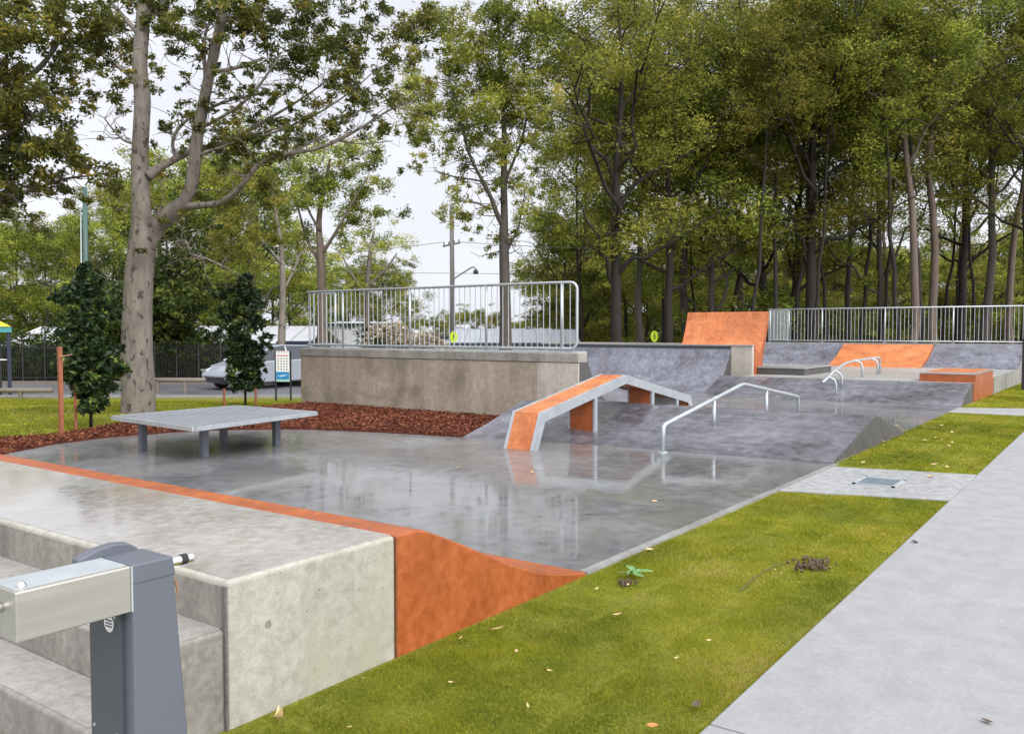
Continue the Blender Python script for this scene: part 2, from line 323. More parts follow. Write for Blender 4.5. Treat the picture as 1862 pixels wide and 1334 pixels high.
# drain grate
gr = empty('drain_grate', (9.33, 2.18, .006), 'blue-grey steel drain grate set in the short concrete path', 'drain grate')
fm = MB(); x0, x1, y0, y1 = 9.08, 9.58, 1.98, 2.38
for a, b_ in (((x0, y0), (x1, y0 + .03)), ((x0, y1 - .03), (x1, y1)), ((x0, y0), (x0 + .03, y1)), ((x1 - .03, y0), (x1, y1))): fm.box((a[0], a[1], .004), (b_[0], b_[1], .018))
fm.build('frame', M['galv_dull'], gr)
bm_ = MB()
for i in range(9): bm_.box((x0 + .05 + i * .05, y0 + .03, .007), (x0 + .068 + i * .05, y1 - .03, .015))
bm_.build('grate_bars', M['grate_blue'], gr)
MB().box((x0 + .03, y0 + .03, .0065), (x1 - .03, y1 - .03, .0085)).build('pit', M['black'], gr)

# wet concrete pad
curve = [(3.2, 11.2), (4.2, 11.35), (5.09, 11.55), (5.9, 11.98), (6.76, 12.1), (7.6, 11.95), (8.25, 11.58), (8.8, 11.05), (9.15, 10.45), (9.42, 9.6), (9.62, 8.8), (9.76, 8.0)]
pad_poly = [(3.0, 2.93), (10.36, 2.93), (10.36, 7.95), (9.80, 7.95)] + curve[::-1]
sheet('skate_pad', pad_poly, -.15, .0, M['pad'], 'wet grey polished concrete skate pad reflecting the rails', 0)
sheet('pad_edge', [(4.76, 2.862), (8.33, 2.862), (10.36, 2.865), (10.36, 2.93), (4.76, 2.93)], -.15, .004, M['pad_edge'], 'pale concrete edge strip between wet pad and lawn')
sheet('skate_pad', [(10.362, 2.96), (20.6, 3.06), (20.9, 8.9), (22, 14.6), (12.5, 14.6), (12.5, 8.0), (10.362, 7.97)], -.15, -.004, M['pad'], 'wet concrete flat between the two grey banks')

# mulch bed
outer = [at(0, 798), at(109, 791), at(221, 771), at(300, 760), at(400, 748), at(498, 739), at(547, 735.5)]
mul = [(3.1, 13.9)] + [(p[0], p[1]) for p in outer] + [(12.39, 14.4), (12.39, 8.02), (11.3, 8.02), (9.78, 8.02)] + [(x + .02, y + .03) for x, y in curve[::-1]]
sheet('mulch_ground', mul, -.1, .012, M['mulch_bed'], 'red brown mulch bed curving between wet pad and lawn')
rng = np.random.default_rng(5)
def inpoly(P, poly):
    x, y = P[:, 0], P[:, 1]; c = np.zeros(len(P), bool); n = len(poly)
    for i in range(n):
        x1, y1 = poly[i][:2]; x2, y2 = poly[(i + 1) % n][:2]
        k = ((y1 > y) != (y2 > y)) & (x < (x2 - x1) * (y - y1) / (y2 - y1 + 1e-12) + x1); c ^= k
    return c
def scatter(n, poly):
    a = np.array([p[:2] for p in poly]); lo, hi = a.min(0), a.max(0); P = rng.uniform(lo, hi, (n, 2)); return P[inpoly(P, poly)]
P = scatter(60000, mul); n = len(P)
def cards(C, A, B):   # centre, half axes -> quads
    return np.stack([C - A - B, C + A - B, C + A + B, C - A + B], 1).reshape(-1, 3)
def rand_dir(n, zs=1.):
    v = rng.normal(size=(n, 3)); v[:, 2] *= zs; return v / np.linalg.norm(v, axis=1, keepdims=True)
C = np.column_stack([P, rng.uniform(.014, .05, n)]); A = rand_dir(n, .35); B = np.cross(A, rand_dir(n)); B /= np.linalg.norm(B, axis=1, keepdims=True)
V = cards(C, A * rng.uniform(.012, .035, (n, 1)), B * rng.uniform(.004, .011, (n, 1)))
o = bpy.data.objects.new('mulch', quads_mesh('mulch', V, M['mulch_chip'], 4, rng.beta(2, 3, n))); col.objects.link(o)
tag(o, 'loose red brown bark mulch chips beside the wet pad', 'mulch', kind='stuff')

# lawn blades: near lawn strip, middle lawns, left lawn
def blades(name, poly, dens, h, wd, label):
    a = np.array([p[:2] for p in poly]); area = np.prod(a.max(0) - a.min(0)); P = scatter(int(area * dens), poly); n = len(P)
    # clumpy height
    k = .75 + .35 * np.sin(P[:, 0] * 7 + 2 * np.sin(P[:, 1] * 5)) * np.sin(P[:, 1] * 9 + 1.7 * np.sin(P[:, 0] * 4))
    ang = rng.uniform(0, 2 * np.pi, n); B = np.column_stack([np.cos(ang), np.sin(ang), np.zeros(n)]) * wd * rng.uniform(.6, 1.3, (n, 1))
    C = np.column_stack([P, ground_z(P[:, 0], P[:, 1])])
    L = np.column_stack([rng.normal(0, .55, n), rng.normal(0, .55, n), np.ones(n)]) * (h * rng.uniform(.5, 1.2, n) * k)[:, None]
    V = np.stack([C - B, C + B, C + L], 1).reshape(-1, 3)
    def vn(fr, sd):   # smooth value noise on the plane
        r_ = np.random.default_rng(sd); G = r_.random((64, 64)); x = P[:, 0] * fr; y = P[:, 1] * fr; xi = np.floor(x).astype(int); yi = np.floor(y).astype(int); u = x - xi; v = y - yi; u = u * u * (3 - 2 * u); v = v * v * (3 - 2 * v)
        g_ = lambda a, b_: G[(xi + a) % 64, (yi + b_) % 64]
        return (g_(0, 0) * (1 - u) + g_(1, 0) * u) * (1 - v) + (g_(0, 1) * (1 - u) + g_(1, 1) * u) * v
    patch = .5 * vn(1.3, 1) + .3 * vn(4., 2) + .2 * vn(12., 3)
    tint = np.clip(1.5 * (patch - .5) + .38 + .42 * (rng.beta(2, 2.6, n) - .4) + (rng.random(n) > .96) * .5, 0, 1)
    thin = vn(2.2, 9) * .6 + vn(7., 8) * .4; keep = rng.random(n) < np.clip(.35 + 1.5 * (thin - .25), .25, 1)
    wob = .03 * (vn(3., 5) - .5) + .012 * (vn(11., 6) - .5); row = np.floor((P[:, 1] - 1.42) / .48); fy = np.abs(((P[:, 1] + wob * 2 - 1.42) / .48) % 1 - .5); fx = np.abs(((P[:, 0] + wob * 3 + row * .77) / 1.9) % 1 - .5)
    seamd = np.minimum((.5 - fy) * .48, (.5 - fx) * 1.9); keep &= (seamd > .011) | (rng.random(n) < .3) | (vn(1.7, 12) < .42); tint = np.where((seamd < .03) & (rng.random(n) < .4), np.clip(tint + .3, 0, 1), tint)
    if True: pass
    V = V; V = V.reshape(n, 3, 3)[keep].reshape(-1, 3); tint = tint[keep]
    o = bpy.data.objects.new(name, quads_mesh(name, V, M['grass_blade'], 3, tint)); col.objects.link(o); tag(o, label, 'grass', kind='stuff')
near = [(1.2, ypath(1.2) + .02), (8.72, ypath(8.72) + .01), (8.31, 2.85), (4.8, 2.84), (4.2, 2.84), (2.9, 2.845), (2.06, 2.85), (1.2, 2.85)]
nr = [(1.2, ypath(1.2) + .012), (5.2, ypath(5.2) + .012), (5.2, 2.85), (2.06, 2.852), (1.2, 2.85)]
blades('lawn_grass', nr, 46000, .017, .0016, 'short olive green turf blades beside the orange kicker end')
blades('lawn_grass', [(5.2, ypath(5.2) + .012), (8.74, ypath(8.74) + .01), (8.31, 2.85), (5.2, 2.85)], 21000, .019, .0026, 'short olive green turf blades between wet pad and footpath')
midl = [(10.47, ypath(10.47) + .01), (18.28, ypath(18.3) + .01), (18.18, 3.02), (16.2, 3.02), (14.1, 3.04), (10.15, 2.87)]
blades('lawn_grass', midl, 7000, .022, .005, 'turf blades on the lawn patch beside the grey bank')
blades('lawn_grass', [(20.12, ypath(20) + .01), (31, 1.9), (31, 3.0), (19.4, 3.03)], 3000, .035, .009, 'turf blades on the far lawn patch by the orange box')
ll = [at(-60, 800), (3.1, 14.0)] + [(p[0], p[1]) for p in outer] + [(12.3, 14.7), atd(545, 720, 24)[:2], atd(-40, 720, 26)[:2]]
ll = [p[:2] for p in ll]
blades('lawn_grass', ll, 900, .035, .012, 'turf blades on the lawn under the big gum tree')

# turf seams, dead leaves, clod and sprig on the lawn strip
def seam(pts, wdt, label):
    P = [at(*p) for p in pts]; s = MB(); pr = random.Random(int(pts[0][0]))
    pl = []
    for a, b_ in zip(P[:-1], P[1:]):
        for k in range(6): pl.append(tuple(a[i] + (b_[i] - a[i]) * k / 6 + (pr.uniform(-.008, .008) if i < 2 else 0) for i in range(3)))
    pl.append(P[-1])
    vs = []; 
    for i, p in enumerate(pl):
        a = pl[max(i - 1, 0)]; b_ = pl[min(i + 1, len(pl) - 1)]; t_ = np.array(b_) - np.array(a); nn = np.array([-t_[1], t_[0], 0]); nn /= np.linalg.norm(nn) + 1e-9
        ww = wdt * pr.uniform(.3, 1.) * (0.3 if i in (0, len(pl) - 1) else 1)
        for sgn, z in ((-1, .001), (-.4, .005), (.4, .006), (1, .001)): q_ = np.array(p) + nn * ww * sgn; vs.append((q_[0], q_[1], z))
    s.add(vs, [(i * 4 + j, i * 4 + j + 1, i * 4 + j + 5, i * 4 + j + 4) for i in range(len(pl) - 1) for j in range(3)])
    o = s.build('turf_seam', M['seam']); tag(o, label, 'turf seam')
seam([(1345, 1075), (1375, 1048), (1410, 1027), (1440, 1022)], .006, 'pale dry turf seam running up to the brown clod')
def leaf(px, py, L, W, mt, label, group=None, tilt=.25, rz=None, cat='leaf', z=.016, name='fallen_leaf'):
    p = at(px, py); s = MB(); pr = random.Random(int(px * 7 + py)); n = 6; vs = []
    for i in range(n + 1):
        u = i / n; ww = W * .5 * math.sin(math.pi * min(.97, max(.03, u)) ** .85); zz = tilt * L * (u - .5) ** 2 * 2 + .002
        vs += [((u - .5) * L, -ww, zz + ww * .35), ((u - .5) * L, 0, zz), ((u - .5) * L, ww, zz + ww * .35)]
    s.add(vs, [(i * 3 + j, i * 3 + j + 1, i * 3 + j + 4, i * 3 + j + 3) for i in range(n) for j in range(2)])
    o = s.build(name, M[mt], smooth=True); o.location = (p[0], p[1], z); o.rotation_euler = (pr.uniform(-.3, .3), pr.uniform(-.25, .25), pr.uniform(0, 6.28) if rz is None else rz)
    return tag(o, label, cat, group)
leaf(505, 1315, .06, .035, 'dead_leaf', 'curled tan leaf on the grass at the foot of the ledge end wall', tilt=1.6)
leaf(1188, 1327, .05, .03, 'orange_leaf', 'orange leaf at the very bottom of the lawn by the path')
leaf(905, 1149, .08, .026, 'dead_leaf', 'broad tan leaf on the grass below the orange kicker', rz=-.6)
leaf(1122, 1123, .06, .026, 'dead_leaf', 'tan leaf alone in the middle of the near lawn', rz=-.5)
leaf(1265, 1288, .05, .035, 'clod', 'dark leaf on the turf edge beside the near path joint')
leaf(1692, 868, .11, .05, 'dead_leaf', 'yellow leaf on the short concrete path right of the drain grate', z=.009)
leaf(1662, 987, .055, .05, 'clod', 'dark gumnut sized leaf on the footpath beside the lawn edge', z=.009)
leaf(1795, 1316, .05, .028, 'clod', 'small dark leaf on the footpath near the bottom right corner', z=.009)
pr = random.Random(3)
for px, py in [(820, 1247), (635, 1330), (838, 1165), (850, 1180), (1230, 1202), (1085, 1075), (1142, 1068), (1460, 999), (1335, 1017), (1510, 977), (1680, 910), (1400, 960), (1310, 950), (1370, 903), (940, 1190), (1000, 1226), (660, 1240), (1290, 1170), (960, 1290), (1410, 1040)]:
    leaf(px, py, pr.uniform(.022, .042), pr.uniform(.010, .018), 'dead_leaf', 'small dry tan leaf scattered on the near lawn strip', 'small dry leaves on the near lawn strip')
for i in range(26):
    px, py = pr.uniform(1560, 1800), pr.uniform(770, 855)
    if px < 1900 - py * .4: continue
    leaf(px if px < 1775 else px - 60, py, pr.uniform(.06, .11), pr.uniform(.03, .05), 'dead_leaf', 'small dry yellowish leaf scattered on the lawn patch beside the grey bank', 'small dry leaves on the middle lawn patch')
for i, (px, py) in enumerate([(835, 850), (1190, 912), (1180, 1000), (968, 859)]):
    leaf(px, py, .07, .03, 'dead_leaf', 'tiny yellow leaf lying on the wet grey pad', 'tiny leaves on the wet pad', z=.004, tilt=.1)
cl = MB(); pr = random.Random(8)
for i in range(90):
    p = at(1475 + pr.gauss(0, 16), 1028 + pr.gauss(0, 5)); r_ = pr.uniform(.004, .013)
    cl.tube([(p[0], p[1], .005), (p[0] + pr.uniform(-.03, .03), p[1] + pr.uniform(-.03, .03), pr.uniform(.01, .03))], [r_, r_ * .5], 5)
tag(cl.build('bark_clod', M['clod']), 'brown heap of shredded bark lying on the lawn strip', 'bark clod')
cl = MB()
for i in range(25):
    p = at(1142 + pr.gauss(0, 7), 1062 + pr.gauss(0, 2.)); r_ = pr.uniform(.006, .014)
    cl.tube([(p[0], p[1], .005), (p[0] + pr.uniform(-.02, .02), p[1] + pr.uniform(-.02, .02), pr.uniform(.015, .03))], [r_, r_ * .5], 5)
tag(cl.build('bark_clod', M['clod']), 'small brown bark clod below the green leaf sprig', 'bark clod')
sp_ = empty('leaf_sprig', at(1150, 1050), 'torn green leaf sprig lying on the grass by the pad edge', 'leaf sprig')
for i, a in enumerate([0, .5, 1.1, 2.0, 2.8, 3.4, 4.4, 5.3]):
    s = MB(); L = .13 if i % 2 else .10; vs = []
    for k in range(6):
        u = k / 5; ww = .016 * math.sin(math.pi * min(.95, max(.05, u))); vs += [(u * L, -ww, .03 + .045 * u * (1.2 - u) * (i % 3)), (u * L, ww, .036 + .045 * u * (1.2 - u) * (i % 3))]
    s.add(vs, [(k * 2, k * 2 + 1, k * 2 + 3, k * 2 + 2) for k in range(5)])
    o = s.build('sprig_leaf', M['sprig'], None, smooth=True); o.parent = sp_; o.location = (0, 0, 0); o.rotation_euler = (0, 0, a)
concrete('joint', (.09, .085, .08), (.17, .16, .15), scale=6.)
concrete('joint_rust', (.12, .04, .015), (.25, .08, .025), scale=6.)

# ------------------------------------------------------------------ foreground ledge with steps and orange kicker
YF = 2.87
L_ = empty('concrete_ledge', (2.5, 7.2, 0), 'pale concrete seating ledge with steps and wet top in the foreground', 'ledge')
MB().prism([(2.06, -.2), (3.0, -.2), (3.0, .575), (2.06, .575)], YF, 11.3, 'y').build('ledge_block', M['ledge_side'], L_, bevel=.018, seg=3)
MB().box((2.085, YF + .025, .574), (2.995, 11.28, .5775)).build('ledge_surface', M['ledge_top'], L_)
MB().box((2.056, YF + .03, .36), (2.0605, 11.28, .552)).build('riser_face', M['riser'], L_)
for k, (a, b_, z) in enumerate(((1.75, 2.057, .385), (1.50, 1.75, .19))):
    s = MB().box((a, YF + .012, -.2), (b_ if k == 0 else b_ + .0, 11.3, z)); s_ = s.build('step', M['riser'], L_, bevel=.014, seg=3)
    MB().box((a + .02, YF + .035, z - .001), (b_ - .003, 11.28, z + .0025)).build('tread', M['tread'], s_).location = (0, 0, 0)
MB().box((2.049, YF - .002, -.2), (2.060, YF + .02, .555)).build('joint_strip', M['joint'], L_)

MB().tube([(2.255, YF - .0015, .355), (2.255, YF + .01, .355)], .016, 20).build('form_tie_mark', M['riser'], L_)
K = empty('kicker_ramp', (3.8, 7.0, 0), 'orange concrete kicker curving down from the ledge to the wet pad', 'ramp')
prof = [(3.14, .575), (3.20, .565), (3.32, .515), (3.5, .435), (3.69, .345), (3.85, .27), (4.0, .205), (4.2, .130), (4.4, .075), (4.6, .030), (4.74, .008)]
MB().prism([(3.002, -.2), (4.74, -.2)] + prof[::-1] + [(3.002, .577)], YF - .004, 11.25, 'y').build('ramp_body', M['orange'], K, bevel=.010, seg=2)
MB().prism([(2.997, -.2), (3.006, -.2), (3.006, .568), (2.997, .568)], YF - .0055, YF + .01, 'y').build('joint_strip', M['joint_rust'], K)

# ------------------------------------------------------------------ drinking fountain (foreground left)
Fn = empty('drinking_fountain', (1.28, 2.18, 0), 'dark grey and stainless steel drinking fountain with tap in the bottom left foreground', 'drinking fountain')
s = MB()
def quadbox(s, bot, top):  # bot/top: (x0,y0,x1,y1,z)
    (a, b_, c_, d_, z0), (e_, f_, g_, h_, z1) = bot, top
    return s.add([(a, b_, z0), (c_, b_, z0), (c_, d_, z0), (a, d_, z0), (e_, f_, z1), (g_, f_, z1), (g_, h_, z1), (e_, h_, z1)], [(0, 3, 2, 1), (4, 5, 6, 7), (0, 1, 5, 4), (1, 2, 6, 5), (2, 3, 7, 6), (3, 0, 4, 7)])
quadbox(s, (1.212, 2.08, 1.40, 2.30, 0), (1.212, 2.08, 1.328, 2.26, .935)); s.build('post', M['grey_paint'], Fn, bevel=.006)
MB().prism([(1.15, .83), (1.15, .955), (1.20, .972), (1.25, .978), (1.29, .972), (1.315, .955), (1.328, .925), (1.328, .83)], 2.225, 2.262, 'y').build('rounded_cheek', M['grey_paint'], Fn, bevel=.004)
quadbox(MB(), (1.212, 2.078, 1.335, 2.225, .90), (1.212, 2.078, 1.327, 2.225, .952)).build('post_cap', M['grey_paint'], Fn, bevel=.005)
quadbox(MB(), (1.198, 2.12, 1.213, 2.27, 0), (1.198, 2.12, 1.213, 2.27, .832)).build('access_panel', M['dark_paint'], Fn, bevel=.003)
arm = MB().prism([(.928, .832), (1.21, .832), (1.21, .95), (.928, .95)], 2.081, 2.226, 'y').build('basin_arm', M['brushed'], Fn, bevel=.004, seg=3)
MB().box((.935, 2.10, .9495), (1.205, 2.215, .952)).build('basin_surface', M['galv_dull'], Fn)
s = MB(); cxy = (.957, 2.115)
for k in range(5):
    pass
s.tube([(*cxy, .95), (*cxy, .956), (*cxy, .962), (*cxy, .966)], [.012, .0115, .008, .002], 16); s.build('push_button', M['chrome'], Fn, smooth=True)
MB().tube([(.929, 2.15, .905), (.915, 2.15, .905), (.905, 2.15, .905)], [.012, .012, .009], 14).build('spray_nozzle', M['chrome'], Fn, smooth=True)
MB().tube([(1.199, 2.166, .79), (1.195, 2.166, .79)], .0235, 28).build('round_badge', M['chrome'], Fn)
for dz in (-.008, 0, .008): MB().box((1.1935, 2.152, .79 + dz - .0012), (1.1952, 2.18, .79 + dz + .0012)).build('badge_line', M['dark_paint'], Fn)
tp = MB().tube([(1.325, 2.11, .928), (1.405, 2.11, .928)], .0125, 18).build('tap', M['chrome'], Fn, bevel=.002)
MB().tube([(1.368, 2.11, .928), (1.386, 2.11, .928)], .0145, 18).build('tap_ring', M['rubber'], tp).location = (0, 0, 0)
MB().tube([(1.335, 2.115, .925), (1.342, 2.115, .90), (1.338, 2.115, .875)], [.007, .006, .005], 10).build('tap_outlet', M['brown_hose'], tp).location = (0, 0, 0)
MB().tube([(1.345, 2.10, .88), (1.352, 2.10, .855), (1.349, 2.10, .83)], [.004, .003, .001], 8).build('spout_tip', M['stake_pale'], tp).location = (0, 0, 0)
MB().box((1.17, 2.03, -.01), (1.45, 2.34, .012)).build('base_plate', M['dark_paint'], Fn, bevel=.004)

for x, z in ((1.31, .26),): MB().tube([(x - .02, 2.0795, z), (x - .02, 2.0755, z)], .007, 10).build('bolt', M['galv_dull'], Fn)
for y, z in ((2.14, .81), (2.25, .81), (2.14, .5), (2.25, .5)): MB().tube([(1.1985, y, z), (1.195, y, z)], .005, 10).build('bolt', M['galv'], Fn)
MB().box((1.209, 2.0795, .832), (1.2135, 2.0815, .95)).build('weld_seam', M['galv_dull'], Fn)
# ------------------------------------------------------------------ platform table on the pad
T = empty('metal_platform', (7.03, 9.85, 0), 'low square slatted aluminium platform on four dark legs on the wet pad', 'platform')
tl = [(5.96, 8.87), (8.07, 9.20), (8.03, 10.90), (6.12, 10.88)]
MB().prism(tl, .418, .434, 'z').build('platform_top', M['table_top_metal'], T)
s = MB()
for a, b_ in zip(tl, tl[1:] + tl[:1]):
    a = np.array(a); b_ = np.array(b_); d_ = (b_ - a) / np.linalg.norm(b_ - a); nn = np.array([d_[1], -d_[0]]) * .03
    s.prism([tuple(a), tuple(b_), tuple(b_ + nn), tuple(a + nn)], .385, .4365, 'z')
s.build('edge_trim', M['galv'], T)
MB().prism([(6.15, 9.05), (7.9, 9.32), (7.88, 10.75), (6.2, 10.72)], .35, .417, 'z').build('under_frame', M['leg_paint'], T)
lgm = None
for x, y in ((6.38, 9.30), (6.26, 10.44), (7.62, 9.48), (7.42, 10.36)):
    if lgm is None:
        lg = MB().box((-.042, -.042, -.002), (.042, .042, .352)).build('leg', M['leg_paint'], None, bevel=.008); lgm = lg.data; lg.modifiers
        lg0 = lg
    else: lg = lg0.copy(); col.objects.link(lg)
    lg.parent = T; lg.location = (x - 7.03, y - 9.85, 0)

# ------------------------------------------------------------------ platform wall + quarter pipe (behind mulch)
W = empty('platform_wall', (12.5, 11.1, 0), 'stained beige concrete platform wall carrying the near galvanised railing', 'wall')
MB().box((12.40, 8.52, -.3), (12.62, 14.6, 1.0)).build('wall_face', M['wall'], W, bevel=.01)
MB().box((12.397, 7.66, -.3), (12.62, 8.515, 1.0)).build('wall_end', M['wall_pale'], W, bevel=.01)
MB().box((12.385, 7.65, 1.003), (12.66, 14.62, 1.16)).build('coping', M['coping'], W, bevel=.012)
MB().box((12.395, 7.66, 1.1602), (12.655, 14.60, 1.168)).build('coping_top', M['deck'], W)
qp = [(12.63, 1.14), (12.72, .95), (12.81, .80), (12.93, .64), (13.07, .49), (13.28, .33), (13.5, .22), (13.8, .12), (14.2, .03), (14.4, .0)]
Q1 = empty('quarter_pipe', (13.4, 11.1, 0), 'dark sided quarter pipe dropping away behind the beige platform wall', 'quarter pipe')
MB().prism([(12.63, -.2), (14.4, -.2)] + qp[::-1], 7.663, 14.6, 'y').build('ramp_body', M['dark_side'], Q1)
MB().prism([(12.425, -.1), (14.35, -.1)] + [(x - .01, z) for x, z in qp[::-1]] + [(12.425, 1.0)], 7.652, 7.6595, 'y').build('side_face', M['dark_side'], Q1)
MB().tube([(12.66, 7.67, 1.165), (12.66, 14.6, 1.165)], .025, 10).build('coping_rail', M['galv_dull'], Q1)

def fence(name, pts, zb, h, label, pick=.115, post_every=2.0, rr=.024, group=None, dark=False, loop_end=False):
    """tubular safety railing: rails, posts and one picket panel per bay"""
    P = [np.array(p, float) for p in pts]; E0 = empty(name, (P[0][0], P[0][1], zb), label, 'railing', group)
    zt = zb + h; z0 = zb + .07
    seg = [np.linalg.norm(b_ - a) for a, b_ in zip(P[:-1], P[1:])]; tot = sum(seg)
    def pos(s_):
        for a, b_, L in zip(P[:-1], P[1:], seg):
            if s_ <= L + 1e-6: return a + (b_ - a) * s_ / L
            s_ -= L
        return P[-1]
    mt = M['galv']
    body = [(*p, 0) for p in P]
    if loop_end:
        a, e_ = P[0], P[-1]; dr = (P[-1] - P[-2]) / np.linalg.norm(P[-1] - P[-2]); pl = [(*p, zt) for p in P[:-1]]; rad = .12
        top = pl + [(*(e_ - dr * rad), zt)]
        for k in range(1, 6):
            t_ = k / 5 * math.pi / 2; q_ = e_ - dr * rad * (1 - math.sin(t_)); top.append((q_[0], q_[1], zt - rad * (1 - math.cos(t_))))
        for k in range(0, 6):
            t_ = k / 5 * math.pi / 2; q_ = e_ - dr * rad * (1 - math.cos(t_)); top.append((q_[0], q_[1], z0 + rad * (1 - math.sin(t_))))
        top += [(*p, z0) for p in P[:-1][::-1]]
        MB().tube(top, rr, 10).build('rail_loop', mt, E0, smooth=True)
    else:
        MB().tube([(*p, zt) for p in P], rr, 10).build('top_rail', mt, E0, smooth=True)
        MB().tube([(*p, z0) for p in P], rr * .85, 10).build('bottom_rail', mt, E0, smooth=True)
    nb = max(1, round(tot / post_every)); L = tot / nb
    ends = [i * L for i in range(nb + 1)]
    if loop_end: ends[-1] = tot - .28
    for s_ in ends:
        p = pos(s_); MB().tube([(*p, zb - .0), (*p, zt)], rr, 10).build('post', mt, E0, smooth=True)
        MB().box((p[0] - .06, p[1] - .05, zb), (p[0] + .06, p[1] + .05, zb + .012)).build('base_plate', mt, E0)
    for i in range(nb):
        a = i * L; b_ = (i + 1) * L if not (loop_end and i == nb - 1) else tot
        n_ = max(2, round((b_ - a) / pick)); s = MB()
        for k in range(1, n_):
            p = pos(a + (b_ - a) * k / n_); s.tube([(*p, z0), (*p, zt)], .0085, 6, caps=False)
        s.build('picket_panel', mt, E0)
    return E0
fence('safety_railing', [(13.35, 14.55), (12.56, 14.55), (12.52, 8.35), (12.62, 7.83)], 1.168, 1.19, 'near galvanised railing with rounded end on top of the beige wall', .125, 2.1, loop_end=True)

# ------------------------------------------------------------------ near bank (funbox) between pad and flat
Bk = empty('grey_bank', (12.2, 5.5, 0), 'nearer dark grey concrete bank carrying the orange grind ledge and bent handrail', 'bank')
st = [(2.95, 10.40, 12.36, .395, 12.46, 14.12), (4.5, 10.24, 12.32, .39, 12.46, 14.1), (6.35, 10.10, 12.2, .385, 12.46, 14.08), (7.2, 9.92, 11.9, .40, 12.46, 14.05), (7.64, 9.83, 11.55, .425, 12.46, 14.02)]
def bank_mesh(st, mt_top, mt_side, name, parent, nseg=6, curve=.025, topm=0):
    s = MB(); rows = []
    for y, x0, x1, z1, x2, x3 in st:
        row = []
        for k in range(nseg + 1): u = k / nseg; row.append((x0 + (x1 - x0) * u, y, max(0, z1 * u - curve * math.sin(math.pi * u))))
        row[-1] = (x1, y, z1); row.append((x2, y, z1))
        for k in range(1, nseg + 1): u = k / nseg; row.append((x2 + (x3 - x2) * u, y, max(0, z1 * (1 - u) - curve * math.sin(math.pi * u))))
        rows.append(row)
    n = len(rows[0]); vs = [p for r_ in rows for p in r_]; fs = [(i * n + j, i * n + j + 1, (i + 1) * n + j + 1, (i + 1) * n + j) for i in range(len(rows) - 1) for j in range(n - 1)]
    b_ = len(vs); ms = [0] * len(fs)
    for row in (rows[0], rows[-1]):
        k0 = len(vs); vs += row + [(row[-1][0], row[-1][1], -.2), (row[0][0], row[0][1], -.2)]; fs.append(tuple(range(k0, len(vs)))); ms.append(1)
    s.v = vs; s.f = fs; s.m = ms
    return s.build(name, [mt_top, mt_side], parent)
bank_mesh(st, M['purple'], M['riser'], 'bank_body', Bk)
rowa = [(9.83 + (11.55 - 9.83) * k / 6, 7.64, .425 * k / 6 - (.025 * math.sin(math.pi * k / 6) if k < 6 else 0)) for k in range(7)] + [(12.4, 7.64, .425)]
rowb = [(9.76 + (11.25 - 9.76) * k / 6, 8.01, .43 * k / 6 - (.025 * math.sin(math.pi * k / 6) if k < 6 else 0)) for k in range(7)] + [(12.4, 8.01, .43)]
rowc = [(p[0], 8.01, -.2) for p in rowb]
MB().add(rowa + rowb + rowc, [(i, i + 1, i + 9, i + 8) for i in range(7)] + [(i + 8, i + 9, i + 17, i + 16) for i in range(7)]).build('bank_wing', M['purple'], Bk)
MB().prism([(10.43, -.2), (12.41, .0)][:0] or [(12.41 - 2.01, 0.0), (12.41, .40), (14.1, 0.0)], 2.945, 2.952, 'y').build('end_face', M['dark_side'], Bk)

# ------------------------------------------------------------------ orange A-frame grind ledge
G = empty('grind_ledge', (11.6, 6.58, 0), 'bent orange topped steel edged grind ledge over the nearer bank', 'grind ledge')
pf = [(9.18, .0), (9.38, .47), (11.66, .87), (13.95, .42), (14.12, .06)]
def offset_down(pf, h):
    out = []
    for i, p in enumerate(pf):
        p = np.array(p); ns_ = []
        if i > 0: d_ = p - np.array(pf[i - 1]); ns_.append(np.array([d_[1], -d_[0]]) / np.linalg.norm(d_))
        if i < len(pf) - 1: d_ = np.array(pf[i + 1]) - p; ns_.append(np.array([d_[1], -d_[0]]) / np.linalg.norm(d_))
        n_ = sum(ns_); n_ /= np.linalg.norm(n_); out.append(tuple(p + n_ * h / max(.5, np.dot(n_, ns_[0]))))
    return out
lo = offset_down(pf, .10); lo[0] = (9.285, -.01); lo[-1] = (14.02, .03)
MB().prism(pf + lo[::-1], 6.385, 6.79, 'y').build('ledge_core', M['orange_pale'], G)
ro = offset_down(pf, -.006); lo2 = offset_down(pf, .125); lo2[0] = (9.30, -.01); lo2[-1] = (14.0, .03)
for y0, y1 in ((6.355, 6.40), (6.775, 6.82)):
    s = MB(); inner = offset_down(pf, .035)
    # continuous steel angle
    s.prism(ro + lo2[::-1], y0 if y0 < 6.5 else y1 - .012, (y0 + .012) if y0 < 6.5 else y1, 'y')
    s.prism(ro + offset_down(pf, .003)[::-1], y0 + .012 if y0 < 6.5 else y0, y1 if y0 < 6.5 else y1 - .012, 'y'); s.build('steel_edge', M['galv'], G)
for x, zt, zb in ((10.77, .61, .08), (12.55, .60, .34), (13.45, .42, .12)):
    pd = MB().box((x - .03, 6.40, zb), (x + .03, 6.78, zt)).build('pedestal', M['orange'] if x < 13 else M['deck'], G)
    for y in (6.37, 6.79): MB().box((x - .04, y - .012, zb - .02), (x + .04, y + .02, zt)).build('steel_post', M['galv'], pd).location = (0, 0, 0)

